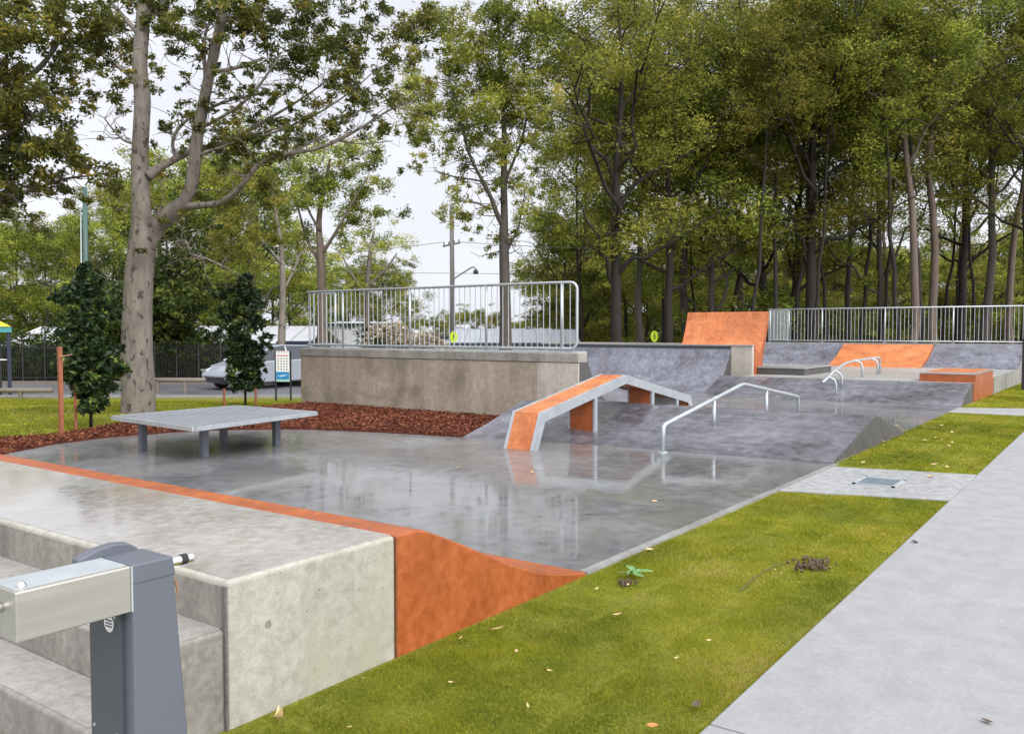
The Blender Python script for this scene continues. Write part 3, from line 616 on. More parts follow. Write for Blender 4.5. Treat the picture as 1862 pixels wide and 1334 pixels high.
# ------------------------------------------------------------------ bent handrail
H = empty('handrail', (12.6, 4.95, 0), 'bent silver handrail crossing the nearer bank', 'handrail')
MB().tube([(10.04, 4.95, -.02), (10.055, 4.95, .30), (10.065, 4.95, .325), (10.10, 4.95, .35), (11.4, 4.95, .542), (12.68, 4.95, .728), (12.76, 4.95, .732), (12.84, 4.95, .722), (15.26, 4.95, .395), (15.31, 4.95, .375), (15.33, 4.95, .34), (15.34, 4.95, -.02)], .028, 12).build('rail', M['galv'], H, smooth=True)
MB().tube([(11.65, 4.95, .09), (11.65, 4.95, .56)], .026, 12).build('support_post', M['galv'], H, smooth=True)
MB().tube([(13.75, 4.95, .06), (13.75, 4.95, .58)], .026, 12).build('support_post', M['galv'], H, smooth=True)
for x, z in ((10.04, .0), (11.65, .215), (13.75, .09), (15.34, .0)):
    MB().tube([(x, 4.95, z), (x, 4.95, z + .012)], .06, 16).build('flange', M['galv_dull'], H)

# ------------------------------------------------------------------ far bank, upper deck
Bk2 = empty('grey_bank', (20.3, 5.9, 0), 'farther dark grey concrete bank rising to the upper deck under the curved rail', 'bank')
s = MB().prism([(19.68, -.2), (21.05, -.2), (21.05, .40), (20.6, .27), (20.1, .11), (19.68, .0)], 3.055, 8.2, 'y'); s.build('bank_body', M['purple'], Bk2)
MB().prism([(19.66, 0), (21.055, .41), (21.12, .41), (21.12, 0)], 3.05, 3.056, 'y').build('end_face', M['dark_side'], Bk2)
s = MB(); s.add([(19.68, 8.2, 0), (21.05, 8.2, .4), (21.3, 8.85, .4), (20.2, 8.85, 0), (19.68, 8.2, -.2), (20.2, 8.85, -.2)], [(0, 1, 2, 3), (0, 3, 5, 4)]); s.build('bank_wing', M['purple'], Bk2)
Dk = empty('upper_deck', (25, 6, 0), 'pale concrete upper deck between the farther bank and the rear banks', 'deck')
MB().prism([(21.056, 3.06), (29.2, 3.06), (29.2, 12.0), (24.6, 12.0), (24.6, 9.3), (22.4, 9.3), (22.0, 8.25), (21.056, 8.2)], -.2, .4, 'z').build('deck_slab', M['deck'], Dk)
MB().prism([(24.1, -.2), (30.3, -.2), (30.3, .9), (29.9, .62), (29.4, .46), (28.9, .403), (24.1, .403)], 3.03, 3.058, 'y').build('side_wall', M['coping'], Dk)

# second quarter pipe facing the camera
Q2 = empty('quarter_pipe', (21.5, 11.5, 0), 'wide dark grey quarter pipe facing the camera with dark steel coping', 'quarter pipe')
qp2 = [(20.2, .0), (20.6, .035), (20.95, .10), (21.2, .20), (21.42, .36), (21.62, .56), (21.78, .76), (21.88, .93), (21.97, 1.09)]
MB().prism(qp2 + [(21.99, 1.09), (21.99, -.2), (20.2, -.2)], 8.87, 14.9, 'y').build('ramp_body', M['purple_wall'], Q2)
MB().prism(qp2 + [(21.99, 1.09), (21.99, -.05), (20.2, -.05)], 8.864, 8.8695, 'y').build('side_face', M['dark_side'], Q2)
MB().box((21.945, 8.87, 1.03), (21.99, 14.9, 1.130)).build('coping_band', M['dark_paint'], Q2)
D2 = empty('ramp_deck', (23, 11, 0), 'raised concrete deck block behind the wide quarter pipe', 'deck')
MB().prism([(21.955, 8.30), (22.09, 8.30), (22.09, 10.9), (24.2, 10.9), (24.2, 14.9), (21.955, 14.9)], -.2, 1.13, 'z').build('deck_block', M['wall_pale'], D2)
MB().prism([(21.93, 8.29), (22.10, 8.29), (22.10, 10.91), (24.2, 10.91), (24.2, 14.9), (21.93, 14.9)], 1.132, 1.165, 'z').build('deck_top', M['pad_edge'], D2)

# orange wall ride in a valley
O = empty('orange_wall_ride', (22.6, 9.5, 0), 'tall curved orange wall ride rising behind the wide quarter pipe', 'wall ride')
ov = [(22.10, 1.135), (22.2, 1.08), (22.32, 1.0), (22.42, .955), (22.54, .99), (22.65, 1.09), (22.76, 1.25), (22.86, 1.45), (22.95, 1.65), (23.02, 1.85), (23.07, 2.05)]
MB().prism(ov + [(23.17, 2.04), (23.10, 1.75), (23.0, 1.45), (22.88, 1.18), (22.78, .95), (22.72, .7), (22.70, .2), (22.10, .2)], 8.30, 10.62, 'y').build('ramp_body', M['orange_pale'], O)
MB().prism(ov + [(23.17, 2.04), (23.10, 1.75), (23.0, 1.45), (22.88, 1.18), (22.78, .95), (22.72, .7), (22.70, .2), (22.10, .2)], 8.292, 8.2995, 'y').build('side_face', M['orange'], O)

# rear banks
def rear(y0, y1, x0, x1, mt, label, side):
    e_ = empty('rear_bank', ((x0 + x1) / 2, (y0 + y1) / 2, .4), label, 'bank')
    p = [(x0 + (x1 - x0) * u, .4 + (1.08 - .4) * (u ** 1.5)) for u in (0, .15, .3, .45, .6, .75, .9, 1)]
    MB().prism(p + [(x1 + .05, 1.08), (x1 + .05, 0), (x0, 0)], y0, y1, 'y').build('bank_body', mt, e_)
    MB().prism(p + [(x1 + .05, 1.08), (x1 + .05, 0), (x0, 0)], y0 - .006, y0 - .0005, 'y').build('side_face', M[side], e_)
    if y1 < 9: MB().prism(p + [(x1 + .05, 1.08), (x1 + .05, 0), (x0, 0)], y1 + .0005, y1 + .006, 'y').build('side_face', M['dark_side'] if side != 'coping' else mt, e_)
rear(8.1, 11.9, 29.05, 31.0, M['purple_wall'], 'left grey rear bank between orange wall ride and orange rear bank', 'dark_side')
rear(5.62, 8.42, 28.75, 30.8, M['orange_pale'], 'bright orange rear bank in the middle below the far railing', 'orange')
rear(3.06, 5.61, 29.05, 31.0, M['purple_wall'], 'right grey rear bank below the far railing', 'coping')
D3 = empty('rear_deck', (32.3, 7, 0), 'raised concrete deck carrying the far railing', 'deck')
MB().box((31.06, 2.95, -.2), (34.2, 12.0, 1.075)).build('deck_block', M['deck'], D3)
MB().box((31.03, 2.94, 1.078), (31.2, 12.0, 1.11)).build('deck_lip', M['pad_edge'], D3)
fence('safety_railing', [(33.6, 11.25), (31.35, 11.25), (31.35, 3.05)], 1.11, 1.19, 'far galvanised railing on the rear deck before the forest', .125, 2.05)
fence('safety_railing', [(31.35, 3.0), (31.6, 3.0), (33.9, 3.0)], 1.11, 1.22, 'side railing at the right end of the rear deck', .125, 2.4)

# orange box ledge, manual pad, curved rail
B = empty('box_ledge', (22.7, 3.6, .4), 'low orange box ledge with steel edges at the right side of the upper deck', 'ledge')
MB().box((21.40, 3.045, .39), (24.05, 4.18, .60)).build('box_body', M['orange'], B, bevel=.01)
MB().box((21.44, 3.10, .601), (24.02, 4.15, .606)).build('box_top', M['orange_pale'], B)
MB().box((21.39, 3.04, .575), (21.44, 4.19, .609)).build('steel_edge', M['galv'], B); MB().box((21.44, 4.14, .58), (24.06, 4.19, .610)).build('steel_edge', M['galv_dull'], B)
MB().box((21.45, 3.04, .575), (24.06, 3.09, .6095)).build('steel_edge', M['coping'], B)
MB().box((21.13, 3.035, -.1), (24.06, 3.0585, .398)).build('side_skirt', M['orange'], B)
Mp = empty('manual_pad', (22.9, 7.6, .4), 'low dark manual pad with pale top beside the beige deck corner', 'manual pad')
MB().box((22.3, 7.05, .40), (24.6, 8.28, .56)).build('pad_body', M['dark_side'], Mp, bevel=.01); MB().box((22.28, 7.03, .562), (24.6, 8.28, .60)).build('pad_top', M['pad_edge'], Mp)
C_ = empty('curved_rail', (22, 5.8, 0), 'silver curved rail on hooped posts running up the farther bank', 'grind rail')
cr_ = [(19.62, 5.8, .40), (19.95, 5.8, .47), (20.4, 5.8, .60), (20.9, 5.8, .70), (21.4, 5.8, .765), (22.1, 5.8, .80), (23.2, 5.8, .815), (24.45, 5.8, .82), (24.6, 5.8, .80), (24.66, 5.8, .74), (24.66, 5.8, .40)]
MB().tube(cr_, .028, 10).build('rail', M['galv'], C_, smooth=True)
for x, zt, zb in ((20.0, .48, .05), (20.45, .60, .22), (22.2, .79, .40), (23.7, .80, .40)):
    MB().tube([(x, 5.8, zt), (x + .02, 5.74, zt + .0), (x + .05, 5.67, zt - .05), (x + .07, 5.64, zt - .14), (x + .07, 5.64, zb)], .026, 10).build('hoop_post', M['galv_dull'], C_, smooth=True)

Pp = empty('marker_post', (26.25, 2.58, 0), 'black square post on the far lawn at the right edge', 'post')
MB().box((26.17, 2.50, -.1), (26.33, 2.66, 1.32)).build('post_body', M['black'], Pp, bevel=.01); MB().box((26.15, 2.48, 1.32), (26.35, 2.68, 1.35)).build('post_top', M['dark_paint'], Pp)

# ------------------------------------------------------------------ road, car, sign, barriers, buildings
def gp(x, d):   # ground point under a bearing (picture column) at a distance
    p = atd(x, 600, d); z = float(ground_z(np.array(p[0]), np.array(p[1]))); return (p[0], p[1], z)
def fr(p):       # local frame: x to the right as seen from the park, y away
    return math.atan2(RT[1], RT[0])
VR = fr(None)
road = [atd(-500, 600, 26.8), atd(560, 600, 26.8), atd(700, 600, 33.2), atd(-500, 600, 33.2)]
tag(MB().prism([p[:2] for p in road], -.62, -.492, 'z').build('road', M['asphalt']), 'wet grey asphalt car park road beyond the lawn', kind='structure')
kb = [atd(-500, 600, 26.6), atd(560, 600, 26.6), atd(560, 600, 26.79), atd(-500, 600, 26.79)]
tag(MB().prism([p[:2] for p in kb], -.62, -.44, 'z').build('kerb', M['pad_edge']), 'pale concrete kerb along the near side of the road', kind='structure')
kb = [atd(-500, 600, 33.21), atd(700, 600, 33.21), atd(700, 600, 33.4), atd(-500, 600, 33.4)]
tag(MB().prism([p[:2] for p in kb], -.62, -.40, 'z').build('kerb', M['timber']), 'dark kerb along the far side of the road', kind='structure')

def barrier(x0, x1, d, zoff, label):
    a = gp(x0, d); b_ = gp(x1, d); e_ = empty('log_barrier', a, label, 'barrier'); z = -.5
    MB().tube([(a[0], a[1], z + zoff), (b_[0], b_[1], z + zoff)], .075, 10).build('log_rail', M['timber'], e_, smooth=True)
    L = math.dist(a[:2], b_[:2]); n_ = max(2, int(L / 2.0) + 1)
    for k in range(n_):
        u = (k + .25) / n_; x = a[0] + (b_[0] - a[0]) * u; y = a[1] + (b_[1] - a[1]) * u
        MB().tube([(x, y, z - .1), (x, y, z + zoff)], .065, 8).build('log_post', M['timber'], e_)
barrier(-60, 92, 26.2, .24, 'low log barrier at the left edge between lawn and road')
barrier(272, 372, 28.5, .42, 'low log barrier between the big gum tree and the silver car')

# silver hatchback, mostly behind the young tree
def car(label, x, d, yaw, L=4.3, Wd=1.74, Hh=1.48):
    p = gp(x, d); e_ = empty('parked_car', (p[0], p[1], -.49), label, 'car'); e_.rotation_euler[2] = yaw
    # x = forward; outline of the side, lofted with tumblehome
    lowr = [(-2.12, .34), (-2.15, .62), (-2.08, .95), (-1.9, 1.02), (.85, .98), (1.25, .94), (1.75, .82), (2.06, .66), (2.15, .48), (2.10, .28), (1.9, .2), (-1.9, .2)]
    s = MB(); n_ = len(lowr); vs = []
    for y, k in ((-Wd / 2 + .06, .97), (-Wd / 2, 1.), (Wd / 2, 1.), (Wd / 2 - .06, .97)):
        pass
    prof = lambda q, ins: [(a * q, b_) for a, b_ in ins]
    secs = [(-Wd / 2, .93), (-Wd / 2 + .10, .99), (0, 1.015), (Wd / 2 - .10, .99), (Wd / 2, .93)]
    for y, q_ in secs: vs += [(a * q_, y, .62 + (b_ - .62) * (.92 + .08 * (q_ - .93) / .085)) for a, b_ in lowr]
    fs = [(i * n_ + j, i * n_ + (j + 1) % n_, (i + 1) * n_ + (j + 1) % n_, (i + 1) * n_ + j) for i in range(len(secs) - 1) for j in range(n_)] + [tuple(range(n_)), tuple(range(4 * n_, 5 * n_))]
    s.add(vs, fs)
    b1 = s.build('body', M['car_paint'], None, bevel=.03); b1.parent = e_; b1.location = (0, 0, 0)
    cab = [(-1.98, .98), (-1.75, 1.36), (-1.45, 1.46), (-.2, 1.49), (.35, 1.42), (1.18, .95)]
    s = MB(); vs = []
    for y, k in ((-Wd / 2 + .06, 0), (-Wd / 2 + .22, 1), (Wd / 2 - .22, 1), (Wd / 2 - .06, 0)):
        vs += [(a, y, b_ if k else .96 + (b_ - .96) * .02) for a, b_ in cab]
    m_ = len(cab); fs = [(i * m_ + j, i * m_ + j + 1, (i + 1) * m_ + j + 1, (i + 1) * m_ + j) for i in range(3) for j in range(m_ - 1)]
    # proper side glass
    vs = [(a, y_ * (Wd / 2 - (.06 + .17 * (b_ - .95) / .5)), b_) for y_ in (-1, 1) for a, b_ in cab]
    fs = [tuple(range(m_)), tuple(range(m_, 2 * m_))] + [(j, j + 1, j + 1 + m_, j + m_) for j in range(m_ - 1)]
    s.add(vs, fs); o = s.build('cabin_glass', M['glass'], None, bevel=.02); o.parent = e_; o.location = (0, 0, 0)
    s = MB()
    for y_ in (-1, 1):
        for i in range(m_ - 1):
            a = cab[i]; b_ = cab[i + 1]; ya = y_ * (Wd / 2 - (.055 + .17 * (a[1] - .95) / .5)); yb = y_ * (Wd / 2 - (.055 + .17 * (b_[1] - .95) / .5)); s.tube([(a[0], ya, a[1]), (b_[0], yb, b_[1])], .035, 6)
        s.tube([(-.35, y_ * (Wd / 2 - .05), .97), (-.35, y_ * (Wd / 2 - .235), 1.47)], .035, 6)
    s.prism([(-1.75, 1.37), (-1.45, 1.475), (-.2, 1.505), (.35, 1.435), (.3, 1.40), (-.2, 1.46), (-1.45, 1.43)], -Wd / 2 + .22, Wd / 2 - .22, 'y')
    o = s.build('roof', M['car_paint'], None); o.parent = e_; o.location = (0, 0, 0)
    for x_ in (-1.3, 1.3):
        for y_ in (-1, 1):
            yy = y_ * (Wd / 2 - .09)
            a = MB().tube([(x_, yy - .1, .31), (x_, yy - .09, .31), (x_, yy + .09, .31), (x_, yy + .1, .31)], [.29, .315, .315, .29], 24).build('wheel', M['rubber'], None); a.parent = e_; a.location = (0, 0, 0)
            r_ = MB().tube([(x_, yy - .108, .31), (x_, yy + .108, .31)], .2, 20).build('rim', M['galv'], None); r_.parent = a; r_.location = (0, 0, 0)
            for k in range(5):
                t_ = k * 2 * math.pi / 5; r2 = MB().tube([(x_ + .03 * math.cos(t_), yy + y_ * .11, .31 + .03 * math.sin(t_)), (x_ + .19 * math.cos(t_), yy + y_ * .11, .31 + .19 * math.sin(t_))], .018, 5)
            ar = MB().tube([(x_ + .36 * math.cos(t_), yy + y_ * .088, .31 + .36 * math.sin(t_)) for t_ in np.linspace(0, math.pi, 12)], .03, 6).build('wheel_arch', M['black'], None); ar.parent = e_; ar.location = (0, 0, 0)
    for y_ in (-1, 1):
        o = MB().prism([(1.72, .72), (2.08, .60), (2.1, .68), (1.72, .81)], y_ * (Wd / 2 - .32), y_ * (Wd / 2 - .012), 'y').build('headlight', M['chrome'], None, bevel=.01); o.parent = e_; o.location = (0, 0, 0)
    o = MB().prism([(2.05, .28), (2.185, .30), (2.185, .44), (2.05, .44)], -.5, .5, 'y').build('grille', M['black'], None); o.parent = e_; o.location = (0, 0, 0)
    return e_
car('silver hatchback parked behind the right young tree', 482, 31.5, VR + math.pi + .95)

# information sign
Sg = gp(514, 24.6); Sg = (Sg[0], Sg[1], -.40); S_ = empty('park_sign', Sg, 'white park information board with red heading and blue band between dark posts', 'sign'); S_.rotation_euler[2] = VR - .15
def sgn(mb, name, mt, par=None):
    o = mb.build(name, M[mt], None); o.parent = par or S_; o.location = (0, 0, 0); return o
for x in (-.22, .22): sgn(MB().box((x - .02, -.02, -.2), (x + .02, .02, 1.37)), 'post', 'black')
bd = sgn(MB().box((-.195, -.035, .50), (.195, -.02, 1.36)), 'sign_board', 'white')
sgn(MB().box((-.19, -.038, .56), (.19, -.036, .78)), 'blue_band', 'blue', bd); sgn(MB().box((-.19, -.038, .505), (.19, -.036, .558)), 'green_band', 'mint', bd)
sgn(MB().prism([(-.15, .66), (-.05, .64), (.05, .665), (.16, .70), (.05, .69), (-.05, .67)], -.041, -.039, 'y'), 'white_wave', 'white', bd)
s = MB()
for z in (1.325, 1.24, 1.225): s.box((-.17, -.038, z - .006), (.17, -.036, z + .006))
sgn(s, 'red_heading', 'red', bd)
s = MB()
for i in range(4):
    for j in range(5): s.box((-.15 + i * .085, -.038, .83 + j * .075), (-.15 + i * .085 + .045, -.036, .83 + j * .075 + .035))
sgn(s, 'pictogram_grid', 'pole_grey', bd)

# yellow pedestrian crossing signs
def ped(x, d, ytop, label):
    z = atd(x, ytop, d)[2]; p = gp(x, d); e_ = empty('crossing_sign', p, label, 'sign'); e_.rotation_euler[2] = VR; zz = z - p[2]
    def A(mb, n_, mt, par=None): o = mb.build(n_, M[mt], None); o.parent = par or e_; o.location = (0, 0, 0); return o
    A(MB().tube([(0, 0.03, -.2), (0, .03, zz - .05)], .03, 8), 'pole', 'galv_dull')
    k = d / 40.
    dis = A(MB().prism([(.17 * k * math.cos(t_), zz - .26 * k + .26 * k * math.sin(t_)) for t_ in np.linspace(0, 2 * math.pi, 24, endpoint=False)], -.01, .01, 'y'), 'sign_disc', 'fluoro')
    c = zz - .26 * k
    s = MB(); s.tube([(-.01 * k, -.014, c + .10 * k), (0, -.014, c - .01 * k), (-.05 * k, -.014, c - .13 * k)], .012 * k, 5); s.tube([(0, -.014, c - .01 * k), (.05 * k, -.014, c - .13 * k)], .012 * k, 5)
    s.tube([(-.07 * k, -.014, c), (0, -.014, c + .07 * k), (.06 * k, -.014, c + .0)], .01 * k, 5); s.tube([(0, -.014, c + .12 * k), (0, -.014, c + .155 * k)], .02 * k, 6); A(s, 'walking_figure', 'black', dis)
ped(825, 42, 602, 'yellow pedestrian sign seen behind the near railing beside the utility pole')
ped(1190, 44, 601, 'yellow pedestrian sign standing just left of the orange wall ride')

# utility pole with lamp
pz = gp(824, 52); U = empty('utility_pole', pz, 'dark timber utility pole with crossarm and street lamp arm behind the near railing', 'utility pole')
top = atd(821, 372, 52); MB().tube([pz, (top[0], top[1], top[2])], [.17, .12], 10).build('pole', M['pole_grey'], U, smooth=True)
a = atd(805, 448, 52); b_ = atd(837, 441, 52); MB().tube([a, b_], .06, 6).build('crossarm', M['pole_grey'], U)
for q_ in (.08, .35, .65, .92): 
    c = [a[i] + (b_[i] - a[i]) * q_ for i in range(3)]; MB().tube([(c[0], c[1], c[2] + .05), (c[0], c[1], c[2] + .2)], .04, 6).build('insulator', M['dark_paint'], U)
ar = MB().tube([atd(825, 507, 52), atd(845, 494, 52), atd(858, 486, 52), atd(864, 486, 52)], .045, 6).build('lamp_arm', M['pole_grey'], U)
lm = atd(865, 488, 52); MB().tube([(lm[0], lm[1], lm[2]), (lm[0], lm[1], lm[2] - .1), (lm[0], lm[1], lm[2] - .22), (lm[0], lm[1], lm[2] - .34)], [.04, .10, .17, .12], 10).build('lamp_head', M['dark_paint'], U, smooth=True)
def wire(name, x0, y0, d0, x1, y1, d1, sag, label):
    a = np.array(atd(x0, y0, d0)); b_ = np.array(atd(x1, y1, d1)); pts = [a + (b_ - a) * u - np.array([0, 0, sag * 4 * u * (1 - u)]) for u in np.linspace(0, 1, 14)]
    tag(MB().tube(pts, .016, 4).build(name, M['pole_grey']), label, 'power line')
wire('power_line', 300, 480, 60, 808, 440, 52, .25, 'thin power line running left from the pole crossarm')
wire('power_line', 836, 440, 52, 1400, 452, 60, .25, 'thin power line running right from the pole crossarm')
wire('power_line', 300, 489, 60, 1400, 500, 60, .1, 'thin power line crossing at lamp height behind the pole')

# tall green light mast on the left
pz = gp(158, 43); top = atd(154, 340, 43); G_ = empty('light_mast', pz, 'tall dark green mast behind the left young tree', 'light mast')
MB().tube([pz, top], [.14, .11], 12).build('pole', M['pole_green'], G_, smooth=True)
a = atd(147, 380, 43); MB().tube([gp(147, 43.), (a[0], a[1], a[2])], [.035, .03], 8).build('conduit', M['galv_dull'], G_, smooth=True)
MB().tube([atd(147, 384, 43), atd(156, 384, 43)], .05, 6).build('bracket', M['pole_green'], G_)

# buildings
def box_bld(name, x0, x1, d, yt, ye, depth, label, roofm, wallm, eave=.5, windows=0, ridge=True, skew=0.):
    """long low building seen broadside: yt = roof top row, ye = eave row in the photograph at distance d"""
    a = gp(x0, d); b_ = gp(x1, d); z0 = min(a[2], b_[2]) - .1; L = math.dist(a[:2], b_[:2]); ze = atd((x0 + x1) / 2, ye, d)[2]; zt = atd((x0 + x1) / 2, yt, d + (depth * .5 if ridge else 0))[2]
    e_ = empty(name, (a[0], a[1], z0), label, 'building'); e_.rotation_euler[2] = VR + skew
    def A(mb, n_, mt, par=None): o = mb.build(n_, M[mt], None); o.parent = par or e_; o.location = (0, 0, 0); return o
    he = ze - z0; ht = zt - z0
    A(MB().box((0, 0, 0), (L, depth, he)), 'wall', wallm)
    s = MB()
    if ridge: s.prism([(-eave, he - .02), (depth / 2, ht), (depth + eave, he - .02), (depth + eave, he + .1), (depth / 2, ht + .12), (-eave, he + .1)], -eave, L + eave, 'x')
    else: s.prism([(-eave, he), (depth + eave, ht - .1), (depth + eave, ht), (-eave, he + .1)], -eave, L + eave, 'x')
    rf = A(s, 'roof', roofm)
    s = MB(); nrib = int(L / .8)
    for k in range(nrib):
        x = (k + .5) * L / nrib; yb = depth / 2 if ridge else depth + eave; s.add([(x - .02, -eave, he + .125), (x + .02, -eave, he + .125), (x + .02, yb, (ht + .145) if ridge else ht + .04), (x - .02, yb, (ht + .145) if ridge else ht + .04)], [(0, 1, 2, 3)])
    A(s, 'roof_ribs', 'galv_dull', rf)
    A(MB().box((-eave, -eave - .06, he - .1), (L + eave, -eave, he + .1)), 'gutter', 'dark_paint', rf)
    for k in range(windows):
        x = (k + .5) * L / windows; w_ = L / windows * .34
        f_ = A(MB().box((x - w_, -.05, he * .30), (x + w_, -.003, he * .82)), 'window', 'black'); A(MB().box((x - w_ + .05, -.06, he * .33), (x + w_ - .05, -.052, he * .79)), 'pane', 'glass', f_)
    return e_
box_bld('school_building', 335, 545, 41, 597, 628, 7, 'long low building with pale metal roof behind the silver car', 'roof_white', 'navy', windows=5)
box_bld('school_building', 20, 205, 41, 598, 633, 7, 'low building with pale lilac roof behind the left hedge', 'roof_white', 'tan_wall', windows=4)
box_bld('white_shed', 586, 690, 66, 583, 590, 8, 'plain white shed wall seen through the left end of the railing', 'roof_white', 'wall_white', .1, 0, False)
box_bld('long_shed', 832, 1042, 50, 602, 626, 8, 'long shed with pale blue-grey roof seen through the right end of the railing', 'roof_pale', 'wall_white', .4, 3)
box_bld('white_wall', 694, 832, 58, 611, 613, 5, 'low white wall seen through the railing between mound and yellow sign', 'roof_white', 'wall_white', .05, 0, False)
for k, x in enumerate((846, 897, 941, 987)):
    p = atd(x, 602, 54); v_ = MB().box((-.55, -.25, 0), (.55, .25, .28)).build('roof_vent', M['roof_white'], None, bevel=.04); v_.location = (p[0], p[1], p[2] - .12); v_.rotation_euler[2] = VR; tag(v_, ['leftmost white vent on the long pale shed roof', 'second white vent from the left on the long pale shed roof', 'third white vent from the left on the long pale shed roof', 'rightmost white vent on the long pale shed roof'][k], 'roof vent', 'vents on the long shed roof')
p = gp(545, 40); e_ = empty('entry_porch', p, 'dark glazed porch with teal panel left of the beige platform wall', 'building'); e_.rotation_euler[2] = VR
for nm, mt, bx in (('frame', 'navy', ((-1.1, .06, 0), (1.0, 1.5, 2.6))), ('teal_panel', 'window_teal', ((-.85, 0, .25), (-.25, .055, 1.9))), ('door', 'rubber', ((-.1, 0, .2), (.5, .055, 2.1)))):
    o = MB().box(*bx).build(nm, M[mt], None); o.parent = e_; o.location = (0, 0, 0)
def bldcars():
    for i, (x, mt) in enumerate(((955, 'rubber'), (988, 'tan_wall'), (1012, 'dark_paint'))):
        pass
# shade canopy at far left edge
p = gp(-2, 27); p = (p[0], p[1], -.5); cn = empty('shelter', p, 'park shelter with yellow roof peak and teal fascia cut by the left edge', 'shelter'); cn.rotation_euler[2] = VR + .53
def A(mb, n_, mt, par=None): o = mb.build(n_, M[mt], None); o.parent = par or cn; o.location = (0, 0, 0); return o
A(MB().add([(-2.4, -.2, 2.16), (.32, -.2, 2.16), (.32, 2.4, 2.16), (-2.4, 2.4, 2.16), (-1.04, 1.1, 2.95)], [(0, 1, 4), (1, 2, 4), (2, 3, 4), (3, 0, 4), (0, 3, 2, 1)]), 'roof', 'yellow')
A(MB().box((-2.36, -.16, 1.98), (.34, 2.36, 2.159)), 'fascia', 'teal')
for x, y in ((.26, -.05), (.26, 2.2), (-2.2, -.05), (-2.2, 2.2)): A(MB().box((x - .05, y - .05, -.1), (x + .05, y + .05, 1.98)), 'post', 'navy')
A(MB().box((-2.1, .5, 0), (.05, .58, 1.55)), 'back_panel', 'black'); A(MB().box((-2.1, .0, 1.12), (.2, .04, 1.15)), 'rail', 'white')

# black steel picket fence beyond the road
e_ = empty('picket_fence', gp(-80, 35.2), 'long black steel picket fence behind the road and hedges', 'fence')
xs_ = np.linspace(-80, 600, 18)
for i, (xa, xb) in enumerate(zip(xs_[:-1], xs_[1:])):
    a = np.array(gp(xa, 35.2)); b_ = np.array(gp(xb, 35.2)); a[2] = b_[2] = -.62; s = MB()
    for h in (.25, 1.45): s.tube([a + [0, 0, h], b_ + [0, 0, h]], .022, 4)
    for k in range(12): c = a + (b_ - a) * (k + .5) / 12; s.tube([c + [0, 0, .1], c + [0, 0, 1.6]], .012, 4, caps=False)
    s.build('picket_panel', M['black'], e_); MB().tube([a, a + [0, 0, 1.7]], .04, 6).build('post', M['black'], e_)

# rubble mound
def mound(px, d, W_, H_, label, name='rubble_mound'):
    g0 = gp(px, d); n = 42000; r2 = np.random.default_rng(4)
    u = r2.uniform(-1, 1, n); v = r2.uniform(-1, 1, n); prof_ = np.exp(-((np.abs(u + .05) / .62) ** 2.3)) * (1 - .10 * np.sin(u * 9 + 1) - .04 * np.sin(u * 23)) * (1 - v ** 2 * .8)
    X = g0[0] + RT[0] * u * W_ / 2 + FW[0] * v * 2.2; Y = g0[1] + RT[1] * u * W_ / 2 + FW[1] * v * 2.2
    Z = g0[2] + prof_ * H_ * (1 + r2.normal(0, .03, n)); C = np.column_stack([X, Y, Z]); A_ = rand_dir(n); B_ = np.cross(A_, rand_dir(n)); B_ /= np.linalg.norm(B_, axis=1, keepdims=True); s_ = r2.uniform(.03, .10, (n, 1)) * np.where(r2.random((n, 1)) > .97, 2.2, 1)
    o = bpy.data.objects.new(name, quads_mesh(name, cards(C, A_ * s_, B_ * s_), M['rubble_chip'], 4, r2.random(n))); col.objects.link(o); tag(o, label, 'rubble mound')
mound(742, 50, 12., 3.7, 'tan mound of rubble and cut branches behind the near railing')
tag(MB().prism([atd(640, 600, 56)[:2], atd(1050, 600, 56)[:2], atd(1050, 600, 66)[:2], atd(640, 600, 66)[:2]], -3, -2.0, 'z').build('car_park_ground', M['pad_edge']), 'pale car park ground beyond the mound', kind='structure')

# ------------------------------------------------------------------ trees
def leaf_mesh(name, C, L, Wd, mt, rg, droop=.5, tint=None):
    """C: leaf centres -> diamond leaves hanging at mixed angles"""
    n = len(C); A = rg.normal(size=(n, 3)); A[:, 2] = A[:, 2] * .5 - droop; A /= np.linalg.norm(A, axis=1, keepdims=True)
    B = np.cross(A, rg.normal(size=(n, 3))); B /= np.linalg.norm(B, axis=1, keepdims=True) + 1e-9
    l = L * rg.uniform(.6, 1.25, (n, 1)) / 2; w_ = Wd * rg.uniform(.7, 1.25, (n, 1)) / 2
    V = np.stack([C - A * l, C + B * w_, C + A * l, C - B * w_], 1).reshape(-1, 3)
    return quads_mesh(name, V, mt, 4, rg.beta(2, 2.5, n) if tint is None else tint)
def clumps(cs, rg, per, flat=.7):
    """cs: list of (centre, radius) -> leaf centres and tints; each clump is a bunch of sub-bunches"""
    out = []; ti = []
    for c, r_ in cs:
        n = int(per * (r_ ** 2)); k = max(3, int(5 * r_) + 2)
        sub = rg.normal(size=(k, 3)); sub /= np.linalg.norm(sub, axis=1, keepdims=True); sub *= r_ * rg.uniform(.35, .95, (k, 1)); sub[:, 2] *= flat
        which = rg.integers(0, k, n); p = sub[which] + rg.normal(0, r_ * .23, (n, 3)) * [1, 1, flat]
        out.append(np.array(c) + p); base = rg.normal(0, .2); ti.append(np.clip(rg.beta(2, 2.6, n) + base, 0, 1))
    return np.concatenate(out), np.concatenate(ti)
def bezier(a, b, up, n, rg, wob=.04):
    a = np.array(a, float); b = np.array(b, float); L = np.linalg.norm(b - a); m = (a + b) / 2 + np.array(up) * L; pts = []
    for u in np.linspace(0, 1, n):
        pts.append((1 - u) ** 2 * a + 2 * u * (1 - u) * m + u * u * b + (rg.normal(0, wob * L, 3) if 0 < u < 1 else 0))
    return pts
